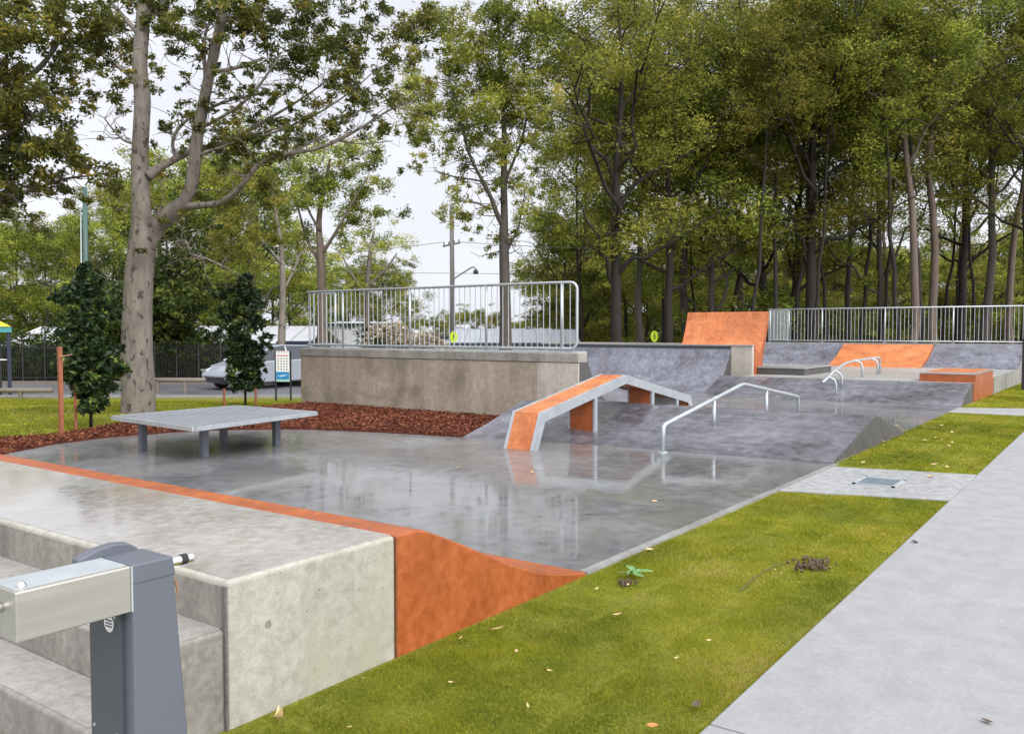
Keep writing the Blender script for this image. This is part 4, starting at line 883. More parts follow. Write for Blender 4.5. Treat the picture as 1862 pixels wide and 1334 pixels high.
def gum_data(seed, H, r0, base, spread, per, leafL, leafW, mt, bk, nb=13, lean=.03, droop=.5, csize=(.7, 1.45), nsides=8, upang=(28, 62)):
    rg = np.random.default_rng(seed); T = MB(); n = 12
    off = np.cumsum(rg.normal(0, H * .0042, (n, 2)), 0); tr = [np.array([off[i][0] + lean * H * i / n, off[i][1], H * .93 * i / (n - 1)]) for i in range(n)]
    tr = [p - np.array([tr[0][0], tr[0][1], 0]) for p in tr]; rr_ = [r0 * (1.25 if i == 0 else 1) * (1 - .88 * (i / (n - 1)) ** 1.1) for i in range(n)]
    T.tube([tr[0] - [0, 0, .4]] + tr, [r0 * 1.45] + rr_, nsides)
    def onT(t): k = min(n - 2, int(t * (n - 1))); u = t * (n - 1) - k; return tr[k] * (1 - u) + tr[k + 1] * u, rr_[k] * (1 - u) + rr_[k + 1] * u
    cs = []; az = rg.uniform(0, 6.28)
    for b in range(nb):
        u = (b + rg.uniform(-.3, .3)) / nb; t = base + (1.0 - base) * max(0, min(.99, u)); p, r_ = onT(t); az += 2.4 + rg.normal(0, .4)
        el = R(90 - rg.uniform(*upang)); env = (math.sin(math.pi * min(1, .22 + .72 * u)) ** .7); L = spread * env * rg.uniform(.75, 1.2)
        e_ = p + np.array([math.cos(az) * math.cos(el), math.sin(az) * math.cos(el), math.sin(el)]) * L
        pl = bezier(p, e_, (0, 0, rg.uniform(-.12, .1)), 7, rg); rb = min(r_ * .62, r0 * .42); T.tube(pl, [rb * (1 - .8 * i / 6) for i in range(7)], 6, caps=False)
        ns_ = max(4, int(L * 1.25))
        for s_ in range(ns_):
            uu = rg.uniform(.35, 1.) if s_ else 1.; k = min(5, int(uu * 6)); q = pl[k] + (pl[k + 1] - pl[k]) * (uu * 6 - k)
            dv = rg.normal(size=3); dv[2] = abs(dv[2]) * .8 + .1; dv /= np.linalg.norm(dv); L2 = L * rg.uniform(.2, .42); e2 = q + dv * L2
            p2 = bezier(q, e2, (0, 0, -.05), 4, rg, .05); T.tube(p2, [rb * .35, rb * .27, rb * .18, rb * .08], 5, caps=False)
            cs.append((e2, rg.uniform(*csize)))
            if rg.random() < .55: cs.append((p2[2] + rg.normal(0, .35, 3), rg.uniform(*csize) * .75))
            if rg.random() < .5:
                e3 = e2 + rg.normal(0, .9, 3); T.tube([p2[2], e3], [rb * .12, rb * .04], 4, caps=False); cs.append((e3, rg.uniform(*csize) * .8))
    C, ti = clumps(cs, rg, per)
    return T, leaf_mesh('crown', C, leafL, leafW, M[mt], rg, droop, ti)
def plant(proto, pos, rz, s, label, name='gum_tree', group=None, cat='tree'):
    T, cm, bk = proto
    e_ = empty(name, pos, label, cat, group, rz); e_.scale = (s[0], s[0], s[1])
    if isinstance(T, MB):
        tm = T.build('trunk', M[bk], None, smooth=True).data; o = bpy.data.objects[-1] if False else None
        proto[0] = tm
        for ob in list(col.objects):
            if ob.data is tm: ob.parent = e_; ob.location = (0, 0, 0)
    else: o = bpy.data.objects.new('trunk', T); col.objects.link(o); o.parent = e_
    o = bpy.data.objects.new('crown', cm); col.objects.link(o); o.parent = e_
    return e_
def proto(bk, *a, **k):
    T, cm = gum_data(*a, bk=bk, **k); return [T, cm, bk]
PF = [proto('bark_dark', 11, 20, .26, .30, 5.8, 165, .215, .064, 'gum_leaf', nb=15),
      proto('bark_grey', 12, 22, .24, .38, 5.2, 165, .215, .064, 'gum_leaf', nb=15),
      proto('bark_dark', 13, 19, .30, .28, 6.6, 160, .215, .064, 'gum_leaf', nb=14, lean=-.05),
      proto('bark_rose', 14, 23, .22, .42, 4.6, 165, .215, .062, 'gum_leaf', nb=14),
      proto('bark_grey', 15, 12, .16, .16, 4.6, 330, .20, .062, 'gum_leaf', nb=12, csize=(.6, 1.15)),
      proto('bark_dark', 16, 7, .12, .10, 3.4, 330, .19, .065, 'gum_leaf', nb=11, csize=(.5, .95)),
      proto('bark_dark', 17, 2.4, .05, .08, 1.5, 480, .13, .065, 'bush_leaf', nb=11, csize=(.3, .5))]
PF.append(proto('bark_dark', 18, 19, .12, .60, 3.2, 215, .21, .060, 'gum_leaf', nb=9, lean=.02, csize=(.6, 1.2)))
rt_ = random.Random(77)
# right-hand forest: (picture column of the trunk, distance, prototype, height scale, label)
FOREST = [
 (1018, 58, 4, .95, 'bushy green gum just right of the slender gum behind the railing'),
 (1062, 60, 5, 1.5, 'low leafy gum behind the right end of the near railing'),
 (1122, 40, 2, 1.0, 'dark trunked gum with wide limbs left of the orange wall ride'),
 (1166, 47, 1, .92, 'tall thin dark gum just left of the yellow pedestrian sign'),
 (1216, 43, 0, .98, 'gum with dark trunk between the yellow sign and the orange wall ride'),
 (1252, 50, 1, 1.05, 'tall gum rising directly behind the left edge of the orange wall ride'),
 (1300, 46, 4, 1.35, 'dense green gum directly behind the orange wall ride'),
 (1342, 58, 3, 1.1, 'tall gum behind the right part of the orange wall ride'),
 (1396, 48, 0, 1.05, 'dark gum where the far railing begins'),
 (1448, 52, 2, 1.02, 'forked dark gum behind the left bay of the far railing'),
 (1476, 44, 2, 1.0, 'spreading dark gum with low limb behind the left of the far railing'),
 (1545, 56, 1, 1.0, 'leaning grey gum behind the orange rear bank'),
 (1604, 50, 4, 1.4, 'bushy gum behind the middle of the far railing'),
 (1656, 42, 3, .95, 'slender pink-grey trunked gum behind the middle of the far railing'),
 (1701, 45, 3, 1.02, 'second slender pink-grey trunked gum right of the middle of the far railing'),
 (1748, 54, 0, 1.05, 'dark gum behind the right half of the far railing'),
 (1792, 47, 1, 1.0, 'thick trunked gum behind the right half of the far railing'),
 (1838, 52, 3, 1.0, 'gum behind the right end of the far railing'),
 (1880, 44, 0, 1.0, 'gum with trunk just beyond the right edge of the picture')]
for i, (x, d, k, s, lb) in enumerate(FOREST):
    p = gp(x, d); plant(PF[k], p, rt_.uniform(0, 6.28), (s * rt_.uniform(.95, 1.1), s), lb)
for i in range(5):
    x = 1080 + i * 170 + rt_.uniform(-18, 18); d = rt_.uniform(62, 82); k = rt_.choice([0, 1, 2, 3]); s = rt_.uniform(1.0, 1.25)
    plant(PF[k], gp(x, d), rt_.uniform(0, 6.28), (s * 1.1, s), 'tall gum deep in the shade of the forest behind the far railing', group='gums deep in the forest')
for i in range(20):
    x = 1030 + i * 46 + rt_.uniform(-15, 15); d = rt_.uniform(54, 92); k = rt_.choice([4, 5, 5]); s = rt_.uniform(.9, 1.3)
    plant(PF[k], gp(x, d), rt_.uniform(0, 6.28), (s * 1.15, s), 'low bushy tree in the forest understory behind the far railing', 'bushy_tree', group='understory trees in the forest')
for i in range(30):
    x = 1035 + i * 31 + rt_.uniform(-10, 10); d = rt_.uniform(95, 118); s = rt_.uniform(1.3, 1.9)
    plant(PF[5], gp(x, d), rt_.uniform(0, 6.28), (s * 1.3, s), 'shadowy tree at the very back of the forest behind the far railing', 'forest_tree', group='trees at the very back of the forest')
for i in range(12):
    x = -60 + i * 52 + rt_.uniform(-14, 14); d = rt_.uniform(58, 74); s = rt_.uniform(.8, 1.15)
    plant(PF[5], gp(x, d), rt_.uniform(0, 6.28), (s * 1.3, s), 'low leafy tree in the row behind the left buildings', 'bushy_tree', group='low trees behind the left buildings')
for i in range(13):
    x = -10 + i * 33 + rt_.uniform(-6, 6)
    plant(PF[6], gp(x, 37.6), rt_.uniform(0, 6.28), (1.0 * rt_.uniform(.9, 1.2), rt_.uniform(.55, .75)), 'low dark shrub in the hedge line behind the black picket fence', 'shrub', group='low shrubs behind the picket fence', cat='shrub')
for i in range(20):
    x = 1065 + i * 41 + rt_.uniform(-14, 14); d = rt_.uniform(41, 58)
    plant(PF[7], gp(x, d), rt_.uniform(0, 6.28), (rt_.uniform(.8, 1.2), rt_.uniform(.85, 1.1)), 'slender bare dark trunk with a high small crown among the forest gums', 'slender_tree', group='slender dark trunks in the forest')
# distant tree line seen in the gap
for i in range(20):
    x = 560 + i * 27 + rt_.uniform(-8, 8); d = rt_.uniform(95, 130); k = rt_.choice([4, 5, 5]); s = rt_.uniform(.75, .95) if k == 4 else rt_.uniform(1.2, 1.5)
    if 735 < x < 1010: s *= .52
    plant(PF[k], gp(x, d), rt_.uniform(0, 6.28), (s * 1.2, s), 'distant rounded tree in the far line behind the sheds', 'distant_tree', group='distant trees behind the sheds')
# left background trees
for i, (x, d, k, s, lb) in enumerate([
 (-40, 50, 4, .8, 'bushy gum at the left edge behind the yellow roofed shelter'), (30, 55, 4, .85, 'olive gum behind the left end of the pale lilac roof'),
 (88, 52, 4, .78, 'brown green gum behind the left hedge'), (130, 62, 4, .9, 'olive gum behind the dark green mast'),
 (200, 50, 4, .85, 'yellow green tree left of the big gum trunk'), (300, 54, 4, 1.05, 'golden topped gum right behind the big gum trunk'),
 (352, 58, 4, 1.15, 'olive gum between the big gum and the right young tree'), (408, 62, 4, 1.35, 'broad gum above the right young tree'),
 (455, 52, 4, 1.1, 'dark green gum above the silver car'), (60, 75, 4, 1.0, 'far gum on the left skyline'), (250, 80, 4, 1.4, 'far gum hidden partly by the big gum trunk'), (500, 70, 4, 1.0, 'far olive gum above the long pale roof')]):
    plant(PF[k], gp(x, d), rt_.uniform(0, 6.28), (s * 1.05, s), lb)
# hedge bushes beyond the road
for i, (x, d, s, lb) in enumerate([(38, 36.4, .6, 'green hedge shrub next to the yellow roofed shelter'), (75, 36.2, .65, 'rounded hedge shrub before the pale lilac roof'), (112, 36.5, .8, 'hedge shrub behind the red-brown stake'), (165, 36.3, 1.2, 'hedge shrub behind the left young tree'),
                        (212, 36.6, 1.2, 'hedge shrub just left of the big gum trunk'), (292, 36.2, 1.9, 'tall bright green shrub just right of the big gum trunk'), (330, 36.8, 1.1, 'green shrub at the left end of the long pale roof'), (362, 36.3, .6, 'olive shrub behind the front of the silver car'), (265, 36.9, 1.6, 'shrub hidden behind the big gum trunk'), (405, 36.6, .75, 'shrub behind the silver car beside the young tree')]):
    plant(PF[6], gp(x, d), rt_.uniform(0, 6.28), (s * .95, s), lb, 'shrub', cat='shrub')

plant(PF[6], gp(688, 47.2), 1., (1.1, 1.1), 'green shrub at the left foot of the tan mound', 'shrub', cat='shrub')
# trees built limb by limb
class LimbTree:
    def __init__(s, base, d, mt, bk, seed, label): s.b = base; s.d = d; s.T = MB(); s.nodes = []; s.cs = []; s.rg = np.random.default_rng(seed); s.mt = mt; s.bk = bk; s.label = label
    def P(s, x, y, dd=0): return np.array(atd(x, y, s.d + dd))
    def limb(s, pts, n=8):
        """pts: (x, y, extra depth, radius)"""
        W_ = [s.P(p[0], p[1], p[2]) for p in pts]; Rr = [p[3] for p in pts]; out = []; ro_ = []
        for i in range(len(W_) - 1):
            for k in range(4): u = k / 4; p0 = W_[max(0, i - 1)]; p1 = W_[i]; p2 = W_[i + 1]; p3 = W_[min(len(W_) - 1, i + 2)]; out.append(.5 * ((2 * p1) + (p2 - p0) * u + (2 * p0 - 5 * p1 + 4 * p2 - p3) * u * u + (3 * p1 - p0 - 3 * p2 + p3) * u ** 3)); ro_.append(Rr[i] + (Rr[i + 1] - Rr[i]) * u)
        out.append(W_[-1]); ro_.append(Rr[-1]); s.T.tube(out, ro_, n, caps=True)
        s.nodes += list(zip(out, ro_))
    def blob(s, x, y, r, dd=0., cnt=1, spread=.6, twig=True):
        """leaf bunches of world radius r round (x, y), joined to the nearest limb by a curved twig"""
        for _ in range(cnt):
            c = s.P(x, y, dd) + s.rg.normal(0, spread, 3) * [1, 1, .7]
            if twig and s.nodes:
                best = min(s.nodes, key=lambda q: np.linalg.norm(q[0] - c) + (3. if q[0][2] > c[2] + .6 else 0) + (0 if q[1] < .09 else .8)); a = best[0]
                r_ = max(.008, min(.035, best[1] * .4)); pl = bezier(a, c, (0, 0, s.rg.uniform(-.05, .12)), 6, s.rg, .035); s.T.tube(pl, [r_ * (1 - .8 * i / 5) for i in range(6)], 5, caps=False)
                s.nodes += [(q, r_ * (1 - .8 * i / 5)) for i, q in enumerate(pl) if i > 1]
            s.cs.append((c, r * s.rg.uniform(.75, 1.2)))
    def sprout(s, n, L, leaf_r):
        """fine crooked twigs off the thinner limbs, some with a small tuft of leaves"""
        thin = [q for q in s.nodes if .008 < q[1] < .05 * s.d / 16]
        for _ in range(n):
            q, r_ = thin[s.rg.integers(len(thin))]; dv = s.rg.normal(size=3) * [1, 1, .8] + [0, 0, .25]; dv /= np.linalg.norm(dv); e2 = q + dv * L * s.rg.uniform(.4, 1.2)
            pl = bezier(q, e2, s.rg.normal(0, .12, 3), 5, s.rg, .06); rr = min(r_ * .5, .011 * s.d / 16); s.T.tube(pl, [rr * (1 - .75 * i / 4) for i in range(5)], 4, caps=False)
            if s.rg.random() < .6: s.cs.append((e2, leaf_r * s.rg.uniform(.6, 1.2)))
    def done(s, per, L, W_, droop=.5, name='gum_tree'):
        e_ = empty(name, tuple(s.b), s.label, 'tree'); s.T.build('trunk', M[s.bk], e_, smooth=True)
        C, ti = clumps(s.cs, s.rg, per, .75); o = bpy.data.objects.new('crown', leaf_mesh('crown', C - np.array(s.b), L, W_, M[s.mt], s.rg, droop, ti)); col.objects.link(o); o.parent = e_
        return e_
# big gum
b0 = gp(252, 16.6)
t1 = LimbTree(b0, 16.6, 'hero_leaf', 'bark_pale', 21, 'big pale spotted gum tree with forked trunk beside the left young tree')
t1.T.tube([(b0[0], b0[1], -.35), (b0[0], b0[1], -.05)], [.38, .34], 14)
t1.limb([(252, 757, 0, .33), (252, 735, 0, .31), (251, 700, 0, .305), (249, 640, 0, .285), (250, 560, 0, .265), (254, 490, 0, .26), (259, 440, 0, .25), (258, 405, 0, .185), (256, 350, 0, .165), (254, 290, .1, .155), (257, 230, .1, .15), (259, 180, .2, .15), (254, 120, .2, .14), (258, 60, .3, .135), (262, 0, .3, .125), (262, -90, .4, .10), (250, -220, .5, .06)], 14)
t1.limb([(264, 450, 0, .20), (284, 415, 0, .17), (310, 388, -.1, .16), (338, 362, -.2, .125), (352, 315, -.3, .115), (357, 260, -.3, .11), (368, 200, -.4, .105), (380, 140, -.4, .095), (392, 85, -.5, .09), (404, 30, -.6, .085), (412, -20, -.6, .075), (430, -120, -.8, .045)], 12)
t1.limb([(325, 376, -.1, .10), (360, 374, -.3, .065), (400, 368, -.5, .055), (432, 345, -.7, .05), (455, 316, -.8, .046), (480, 292, -.9, .044), (520, 280, -1.0, .04), (570, 272, -1.2, .032), (612, 256, -1.3, .035), (650, 236, -1.4, .026), (700, 205, -1.5, .018), (735, 188, -1.6, .010)], 8)
t1.limb([(268, 322, 0, .10), (290, 305, .1, .075), (318, 290, .2, .065), (345, 276, .3, .06), (375, 268, .4, .05), (420, 255, .6, .04), (455, 235, .7, .035), (490, 215, .8, .03), (540, 185, 1., .022), (590, 150, 1.1, .016), (610, 125, 1.2, .01)], 8)
t1.limb([(320, 288, .2, .045), (314, 262, .3, .035), (322, 238, .3, .032), (345, 215, .4, .03), (380, 198, .5, .028), (420, 182, .7, .024), (470, 172, .8, .02), (520, 165, 1., .014), (560, 140, 1.1, .01)], 7)
t1.limb([(395, 130, -.5, .04), (420, 126, -.7, .036), (455, 115, -.9, .03), (480, 105, -1., .02)], 6)
t1.limb([(374, 165, -.4, .035), (372, 110, -.2, .03), (374, 60, -.1, .028), (395, 20, 0, .022), (420, -20, .1, .018)], 6)
t1.limb([(360, 235, -.3, .035), (400, 215, -.6, .03), (450, 180, -.9, .026), (490, 130, -1.1, .02), (510, 100, -1.2, .014)], 6)
t1.limb([(520, 280, -1., .022), (560, 262, -.8, .018), (620, 225, -.6, .015), (680, 185, -.5, .012), (730, 165, -.4, .008)], 5)
t1.limb([(440, 248, .6, .02), (500, 235, .7, .016), (560, 218, .8, .012), (600, 190, .9, .009)], 5)
t1.limb([(356, 285, -.3, .03), (420, 262, -.5, .026), (500, 240, -.6, .022), (580, 205, -.7, .018), (640, 165, -.8, .012), (680, 130, -.8, .009)], 6)
t1.limb([(612, 256, -1.3, .016), (660, 262, -1.2, .012), (715, 256, -1.2, .007)], 5)
t1.limb([(248, 145, .2, .07), (225, 128, .3, .05), (200, 110, .4, .045), (170, 88, .5, .04), (140, 78, .6, .03), (100, 70, .6, .02)], 7)
t1.limb([(246, 262, .1, .03), (225, 255, 0, .022), (205, 235, -.1, .018), (190, 215, -.2, .012)], 6)
t1.limb([(250, 60, .2, .05), (215, 20, .4, .04), (180, -20, .5, .03)], 6)
t1.limb([(268, 40, .3, .05), (300, 0, .6, .04), (340, -60, .8, .03)], 6)
t1.limb([(320, 440, -.1, .035), (338, 440, -.2, .03), (348, 462, -.4, .026), (375, 470, -.6, .02), (420, 492, -.8, .012)], 6)
t1.limb([(410, 0, -.6, .05), (470, -20, -.9, .04), (540, -30, -1.2, .03), (620, -20, -1.4, .022), (690, 0, -1.6, .016)], 6)
t1.limb([(262, 405, 0, .03), (285, 395, -.1, .022), (300, 385, -.2, .016)], 5)
for x, y, r_, n_ in [(240, 55, .34, 3), (262, 72, .3, 2), (300, 25, .32, 3), (328, 60, .3, 2), (345, 88, .22, 2), (352, 100, .2, 1), (435, 20, .34, 3), (470, 35, .36, 4), (505, 55, .36, 4), (540, 85, .34, 4), (480, 0, .4, 3), (560, 35, .32, 3), (600, 75, .32, 4), (630, 110, .3, 4), (650, 55, .28, 3), (690, 90, .30, 3), (735, 45, .30, 3), (700, 15, .3, 3), (765, 20, .3, 2), (585, 190, .24, 2), (640, 195, .22, 2), (610, 145, .26, 2), (660, 150, .26, 3), (720, 130, .26, 2), (430, 235, .26, 2), (470, 218, .26, 2), (520, 228, .26, 3), (455, 262, .28, 2), (400, 262, .24, 2), (540, 250, .26, 2), (590, 235, .22, 2), (500, 268, .24, 2), (540, 10, .3, 3), (600, -5, .3, 3), (400, 60, .22, 1), (365, 20, .3, 2), (700, 180, .2, 2), (745, 90, .26, 2), (300, 120, .2, 1), (225, 180, .2, 2), (290, 65, .26, 2), (350, 160, .16, 1), (320, 150, .15, 1), (560, 115, .26, 2), (430, 120, .2, 1), (490, 150, .2, 2), (620, 170, .2, 2), (380, -40, .4, 2), (280, -40, .4, 3)]:
    t1.blob(x, y, r_, t1.rg.uniform(-1.2, 1.2), n_, .22)
t1.sprout(420, .8, .17)
t1.done(2500, .11, .034)
# overhanging gum whose trunk stands beyond the left edge
b0 = gp(-190, 13.5)
t2 = LimbTree(b0, 13.5, 'gold_leaf', 'bark_grey', 22, 'olive and gold gum foliage overhanging from the left edge')
t2.limb([(-190, 800, 0, .26), (-190, 600, 0, .22), (-185, 420, 0, .2), (-175, 300, 0, .18), (-160, 180, 0, .16), (-150, 40, 0, .13), (-150, -150, 0, .08)], 12)
t2.limb([(-160, 180, 0, .09), (-90, 150, 0, .07), (-20, 170, .2, .06), (30, 155, .3, .05), (75, 120, .4, .042), (105, 80, .5, .03), (130, 50, .5, .02)], 8)
t2.limb([(-185, 420, 0, .09), (-100, 330, .1, .07), (-30, 270, .2, .05), (20, 240, .2, .035), (60, 215, .2, .025), (100, 190, .2, .016)], 8)
t2.limb([(-187, 460, 0, .08), (-100, 400, .1, .05), (-20, 370, .2, .035), (60, 345, .2, .028), (120, 325, .3, .02), (165, 320, .3, .012)], 8)
t2.limb([(-155, 100, 0, .09), (-80, 20, .1, .06), (0, -20, .2, .05), (80, -30, .3, .04)], 8)
t2.limb([(10, 165, .2, .03), (12, 120, .2, .025), (10, 60, .2, .02), (5, 10, .2, .015)], 6)
for x, y, r_, n_ in [(15, 30, .30, 5), (60, 20, .30, 5), (110, 20, .28, 5), (160, 30, .26, 4), (205, 45, .24, 3), (20, 80, .30, 4), (70, 70, .28, 4), (130, 75, .26, 4), (180, 90, .24, 3), (50, 110, .26, 3), (15, 130, .28, 3), (110, 130, .24, 3), (150, 140, .22, 3), (80, 170, .26, 4), (120, 175, .24, 3), (30, 190, .30, 5), (15, 240, .32, 5), (60, 230, .30, 5), (95, 220, .26, 3), (40, 270, .30, 5), (85, 270, .26, 4), (110, 290, .2, 3), (20, 300, .30, 4), (60, 315, .26, 4), (110, 330, .2, 3), (160, 325, .2, 3), (30, 345, .26, 4), (10, 380, .24, 4), (60, 385, .18, 2), (140, 350, .17, 2), (190, 340, .14, 2), (110, 370, .16, 2), (190, 300, .14, 2), (150, 270, .14, 2), (40, 410, .16, 2), (195, 10, .22, 3), (-30, 200, .5, 4), (-30, 60, .5, 4), (-40, 330, .4, 4), (215, 130, .16, 2), (190, 165, .15, 2), (210, 310, .12, 2), (150, 200, .15, 2)]:
    t2.blob(x, y, r_, t2.rg.uniform(-.9, .9), n_, .20)
t2.sprout(160, .7, .14)
t2.done(2300, .10, .034)
# slender gum behind the near railing
b0 = gp(919, 38)
t3 = LimbTree(b0, 38, 'gum_leaf', 'bark_grey', 23, 'slender grey gum rising behind the right part of the near railing')
t3.limb([(919, 655, 0, .30), (919, 560, 0, .24), (917, 480, 0, .22), (916, 420, 0, .20), (917, 395, 0, .16), (916, 330, 0, .14), (917, 270, .2, .12), (915, 200, .3, .10), (910, 120, .3, .08), (905, 40, .4, .05), (900, -60, .4, .03)], 10)
t3.limb([(914, 410, 0, .12), (902, 385, -.2, .11), (893, 360, -.4, .09), (878, 330, -.6, .08), (862, 300, -.8, .07), (850, 270, -.9, .06), (840, 230, -1., .05), (825, 180, -1., .04), (815, 130, -1, .025)], 8)
t3.limb([(878, 330, -.6, .05), (850, 325, -.8, .04), (820, 320, -1., .03), (790, 310, -1.2, .02)], 6); t3.limb([(892, 380, -.3, .045), (868, 370, -.3, .035), (840, 365, -.4, .025), (810, 350, -.4, .02)], 6)
t3.limb([(920, 460, 0, .07), (930, 440, .2, .06), (942, 415, .4, .05), (948, 385, .5, .035), (955, 350, .6, .02)], 7)
t3.limb([(918, 330, 0, .08), (935, 290, .3, .06), (950, 250, .5, .05), (960, 200, .6, .04), (965, 140, .6, .03)], 7); t3.limb([(915, 230, .2, .06), (890, 180, .4, .05), (870, 120, .6, .04), (860, 60, .6, .025)], 7)
for x, y, r_, n_ in [(760, 130, .62, 3), (790, 80, .7, 3), (820, 40, .8, 3), (860, 20, .8, 3), (900, 15, .8, 3), (945, 20, .8, 3), (985, 40, .8, 3), (745, 180, .62, 3), (780, 160, .7, 3), (820, 110, .7, 3), (870, 90, .7, 3), (915, 90, .7, 3), (960, 90, .8, 3), (750, 220, .6, 3), (790, 210, .65, 3), (830, 170, .7, 3), (880, 150, .7, 3), (925, 160, .7, 3), (970, 150, .8, 3), (770, 255, .55, 3), (810, 250, .6, 3), (850, 225, .65, 3), (895, 230, .7, 3), (940, 215, .7, 3), (985, 210, .7, 2), (780, 290, .45, 3), (830, 290, .5, 2), (870, 270, .55, 3), (915, 275, .5, 2), (960, 265, .6, 2), (1000, 270, .6, 2), (800, 330, .4, 2), (830, 365, .45, 3), (800, 390, .4, 2), (835, 400, .35, 2), (860, 385, .35, 2), (880, 340, .35, 2), (875, 440, .25, 1), (955, 320, .5, 2), (950, 370, .35, 2), (985, 330, .55, 2), (735, 250, .4, 2), (750, 290, .35, 2), (720, 150, .4, 1), (865, 415, .25, 1)]:
    t3.blob(x, y, r_, t3.rg.uniform(-2.2, 2.2), n_, .42)
for x, y, r_, n_ in [(760, 100, .7, 2), (800, 130, .8, 3), (850, 60, .8, 3), (840, 200, .7, 3), (880, 190, .8, 3), (900, 60, .8, 3), (930, 130, .8, 3), (960, 60, .8, 3), (860, 250, .6, 3), (900, 190, .7, 3), (940, 180, .7, 2), (780, 200, .6, 3), (820, 80, .7, 3), (980, 100, .8, 3), (985, 180, .7, 3), (1010, 60, .8, 3), (1010, 230, .6, 2), (940, 300, .45, 2)]: t3.blob(x, y, r_, t3.rg.uniform(-2.2, 2.2), n_, .5)
t3.sprout(160, 1.5, .35)
t3.done(640, .19, .055)
# gum group left of the railing
b0 = gp(586, 40)
t4 = LimbTree(b0, 40, 'gum_leaf', 'bark_rose', 24, 'leafy gum with pinkish trunk at the left end of the near railing')
t4.limb([(587, 640, 0, .28), (586, 560, 0, .22), (585, 500, 0, .20), (583, 455, 0, .17), (580, 400, .2, .13), (590, 340, .3, .10), (600, 290, .4, .06)], 9)
t4.limb([(584, 480, 0, .09), (560, 440, .4, .07), (545, 390, .6, .05), (530, 330, .6, .03)], 7); t4.limb([(584, 465, 0, .09), (612, 420, -.4, .07), (640, 370, -.6, .05), (670, 320, -.8, .03)], 7); t4.limb([(582, 420, 0, .06), (560, 380, -.4, .05), (550, 340, -.6, .03)], 6)
for x, y, r_, n_ in [(520, 300, .7, 3), (560, 285, .75, 3), (600, 270, .75, 3), (640, 275, .7, 3), (670, 300, .65, 3), (500, 345, .7, 3), (545, 335, .75, 3), (590, 325, .75, 3), (635, 320, .7, 3), (680, 340, .65, 3), (705, 370, .5, 2), (520, 385, .65, 3), (565, 380, .7, 3), (610, 370, .7, 3), (655, 375, .65, 3), (695, 400, .5, 3), (540, 420, .5, 2), (600, 415, .45, 2), (640, 420, .5, 3), (680, 430, .4, 2), (620, 450, .4, 2), (570, 445, .35, 2), (470, 310, .5, 2)]:
    t4.blob(x, y, r_, t4.rg.uniform(-2.2, 2.2), n_, .42)
t4.done(700, .19, .055)
b0 = gp(514, 36)
t5 = LimbTree(b0, 36, 'gum_leaf', 'bark_pale', 25, 'slim pale gum standing behind the park information board')
t5.limb([(510, 705, 0, .20), (512, 620, 0, .16), (514, 560, 0, .14), (514, 500, 0, .12), (510, 440, .2, .09), (500, 380, .3, .06), (490, 330, .4, .04)], 9)
t5.limb([(514, 530, 0, .07), (535, 490, .4, .05), (550, 450, .6, .03)], 6); t5.limb([(512, 480, 0, .07), (480, 440, -.4, .05), (450, 400, -.6, .03)], 6)
for x, y, r_, n_ in [(400, 300, .5, 2), (430, 330, .6, 3), (470, 330, .6, 3), (420, 380, .6, 3), (460, 380, .6, 3), (500, 370, .6, 3), (400, 420, .5, 3), (440, 430, .6, 3), (480, 430, .55, 3), (420, 465, .5, 3), (460, 470, .45, 2), (500, 440, .4, 2), (530, 440, .4, 2)]:
    t5.blob(x, y, r_, t5.rg.uniform(-2, 2), n_, .4)
t5.done(700, .18, .055)
b0 = gp(668, 62)
t6 = LimbTree(b0, 62, 'gum_leaf', 'bark_pale', 26, 'pale airy gum left of the open sky gap behind the railing')
t6.limb([(668, 620, 0, .25), (668, 540, 0, .2), (672, 470, 0, .15), (680, 420, 0, .08)], 8); t6.limb([(668, 540, 0, .12), (640, 500, 0, .09), (625, 470, 0, .05)], 6); t6.limb([(670, 520, 0, .12), (700, 490, 0, .08), (722, 460, 0, .05)], 6)
for x, y, r_, n_ in [(615, 470, .7, 3), (645, 450, .7, 3), (680, 440, .8, 3), (715, 440, .8, 3), (720, 480, .7, 3), (690, 490, .6, 3), (650, 490, .6, 2), (620, 500, .6, 2), (740, 500, .5, 2), (700, 510, .5, 2), (660, 520, .5, 2), (625, 440, .5, 2), (700, 400, .5, 2)]:
    t6.blob(x, y, r_, t6.rg.uniform(-2, 2), n_, .5)
t6.done(420, .20, .06)

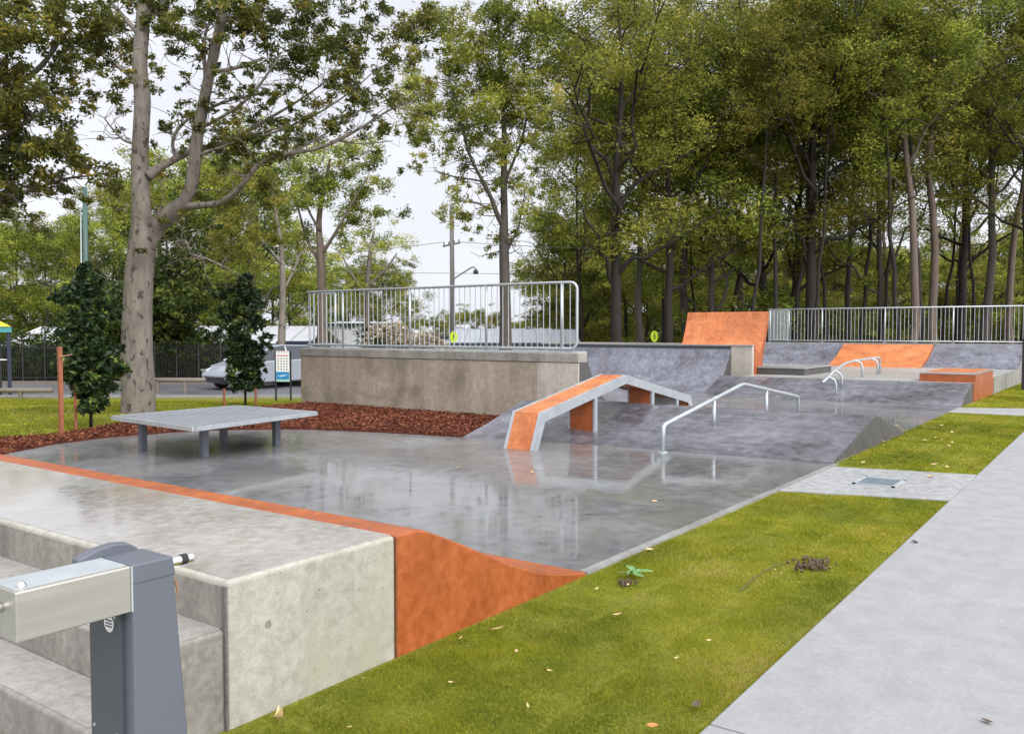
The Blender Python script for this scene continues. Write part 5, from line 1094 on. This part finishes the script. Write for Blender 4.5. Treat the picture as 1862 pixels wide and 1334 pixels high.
# staked young trees
def young(x, d, ytop, ybase, hw, seed, label, dens):
    b = at(x, ybase, gz(at(x, ybase, 0))); dd = d; H_ = atd(x, ytop, dd)[2] - b[2]; e_ = empty('young_tree', b, label, 'tree'); rg = np.random.default_rng(seed); T = MB(); cs = []
    T.tube([(b[0], b[1], b[2] - .1), (b[0] + .03, b[1], b[2] + H_ * .4), (b[0], b[1] + .02, b[2] + H_ * .93)], [.028, .02, .008], 7)
    ph = rg.uniform(0, 6.28, 3)
    for k in range(160):
        u = rg.uniform(.12, 1.) ** .95; r_ = hw * (.35 + .65 * math.sin(math.pi * min(1, (u - .10) * .92)) ** .8) if u < .85 else hw * (1.02 - u) * 3.0; a = rg.uniform(0, 6.28); rr_ = r_ * rg.uniform(.2, 1) * (1 + .13 * math.sin(3 * a + ph[0] + 9 * u) + .14 * math.sin(19 * u + ph[1]))
        c = np.array([b[0] + math.cos(a) * rr_, b[1] + math.sin(a) * rr_, b[2] + H_ * u * .97]); cs.append((c, .125 * rg.uniform(.5, 1.35)))
        if k % 2 == 0: T.tube([(b[0], b[1], c[2] - .12 - rr_ * .3), tuple(c)], [.008, .003], 4, caps=False)
    T.build('trunk', M['bark_dark'], e_, smooth=True)
    C, ti = clumps(cs, rg, dens, 1.); o = bpy.data.objects.new('crown', leaf_mesh('crown', C - np.array(b), .115, .05, M['dark_leaf'], rg, .35, ti)); col.objects.link(o); o.parent = e_
young(165, 13.9, 478, 780, .50, 31, 'young dark leafed tree in the mulch between red-brown stake and big gum', 5400)
young(446, 18.3, 500, 736, .54, 32, 'young dark leafed tree in front of the silver car', 5400)
def stake(x, y0, y1, r_, mt, label, group=None):
    b = at(x, y0, gz(at(x, y0, 0))); d = (b[0] * FW[0] + b[1] * FW[1]) ; d = np.dot(np.array(b) - [0, 0, EYE], FW); z = atd(x, y1, d)[2]
    tag(MB().box((-r_, -r_, -.2), (r_, r_, z - b[2])).build('tree_stake', M[mt], None, bevel=.004), label, 'stake', group).location = b
stake(112, 791, 630, .028, 'stake', 'tall red-brown timber stake left of the left young tree')
stake(138, 783, 700, .017, 'stake', 'short brown stake under the left young tree')
stake(408, 739, 706, .018, 'stake', 'brown timber stake left of the right young tree')
stake(465, 737, 706, .018, 'stake', 'brown timber stake right of the right young tree')
a = at(112, 791, 0); z = 1.16; b_ = at(157, 780, 0)
tag(MB().tube([(a[0], a[1], z), ((a[0] + b_[0]) / 2, (a[1] + b_[1]) / 2, z + .02), (b_[0], b_[1], z + .04)], .012, 5).build('tree_tie', M['stake_pale']), 'webbing tie from the red-brown stake to the left young tree', 'tree tie')
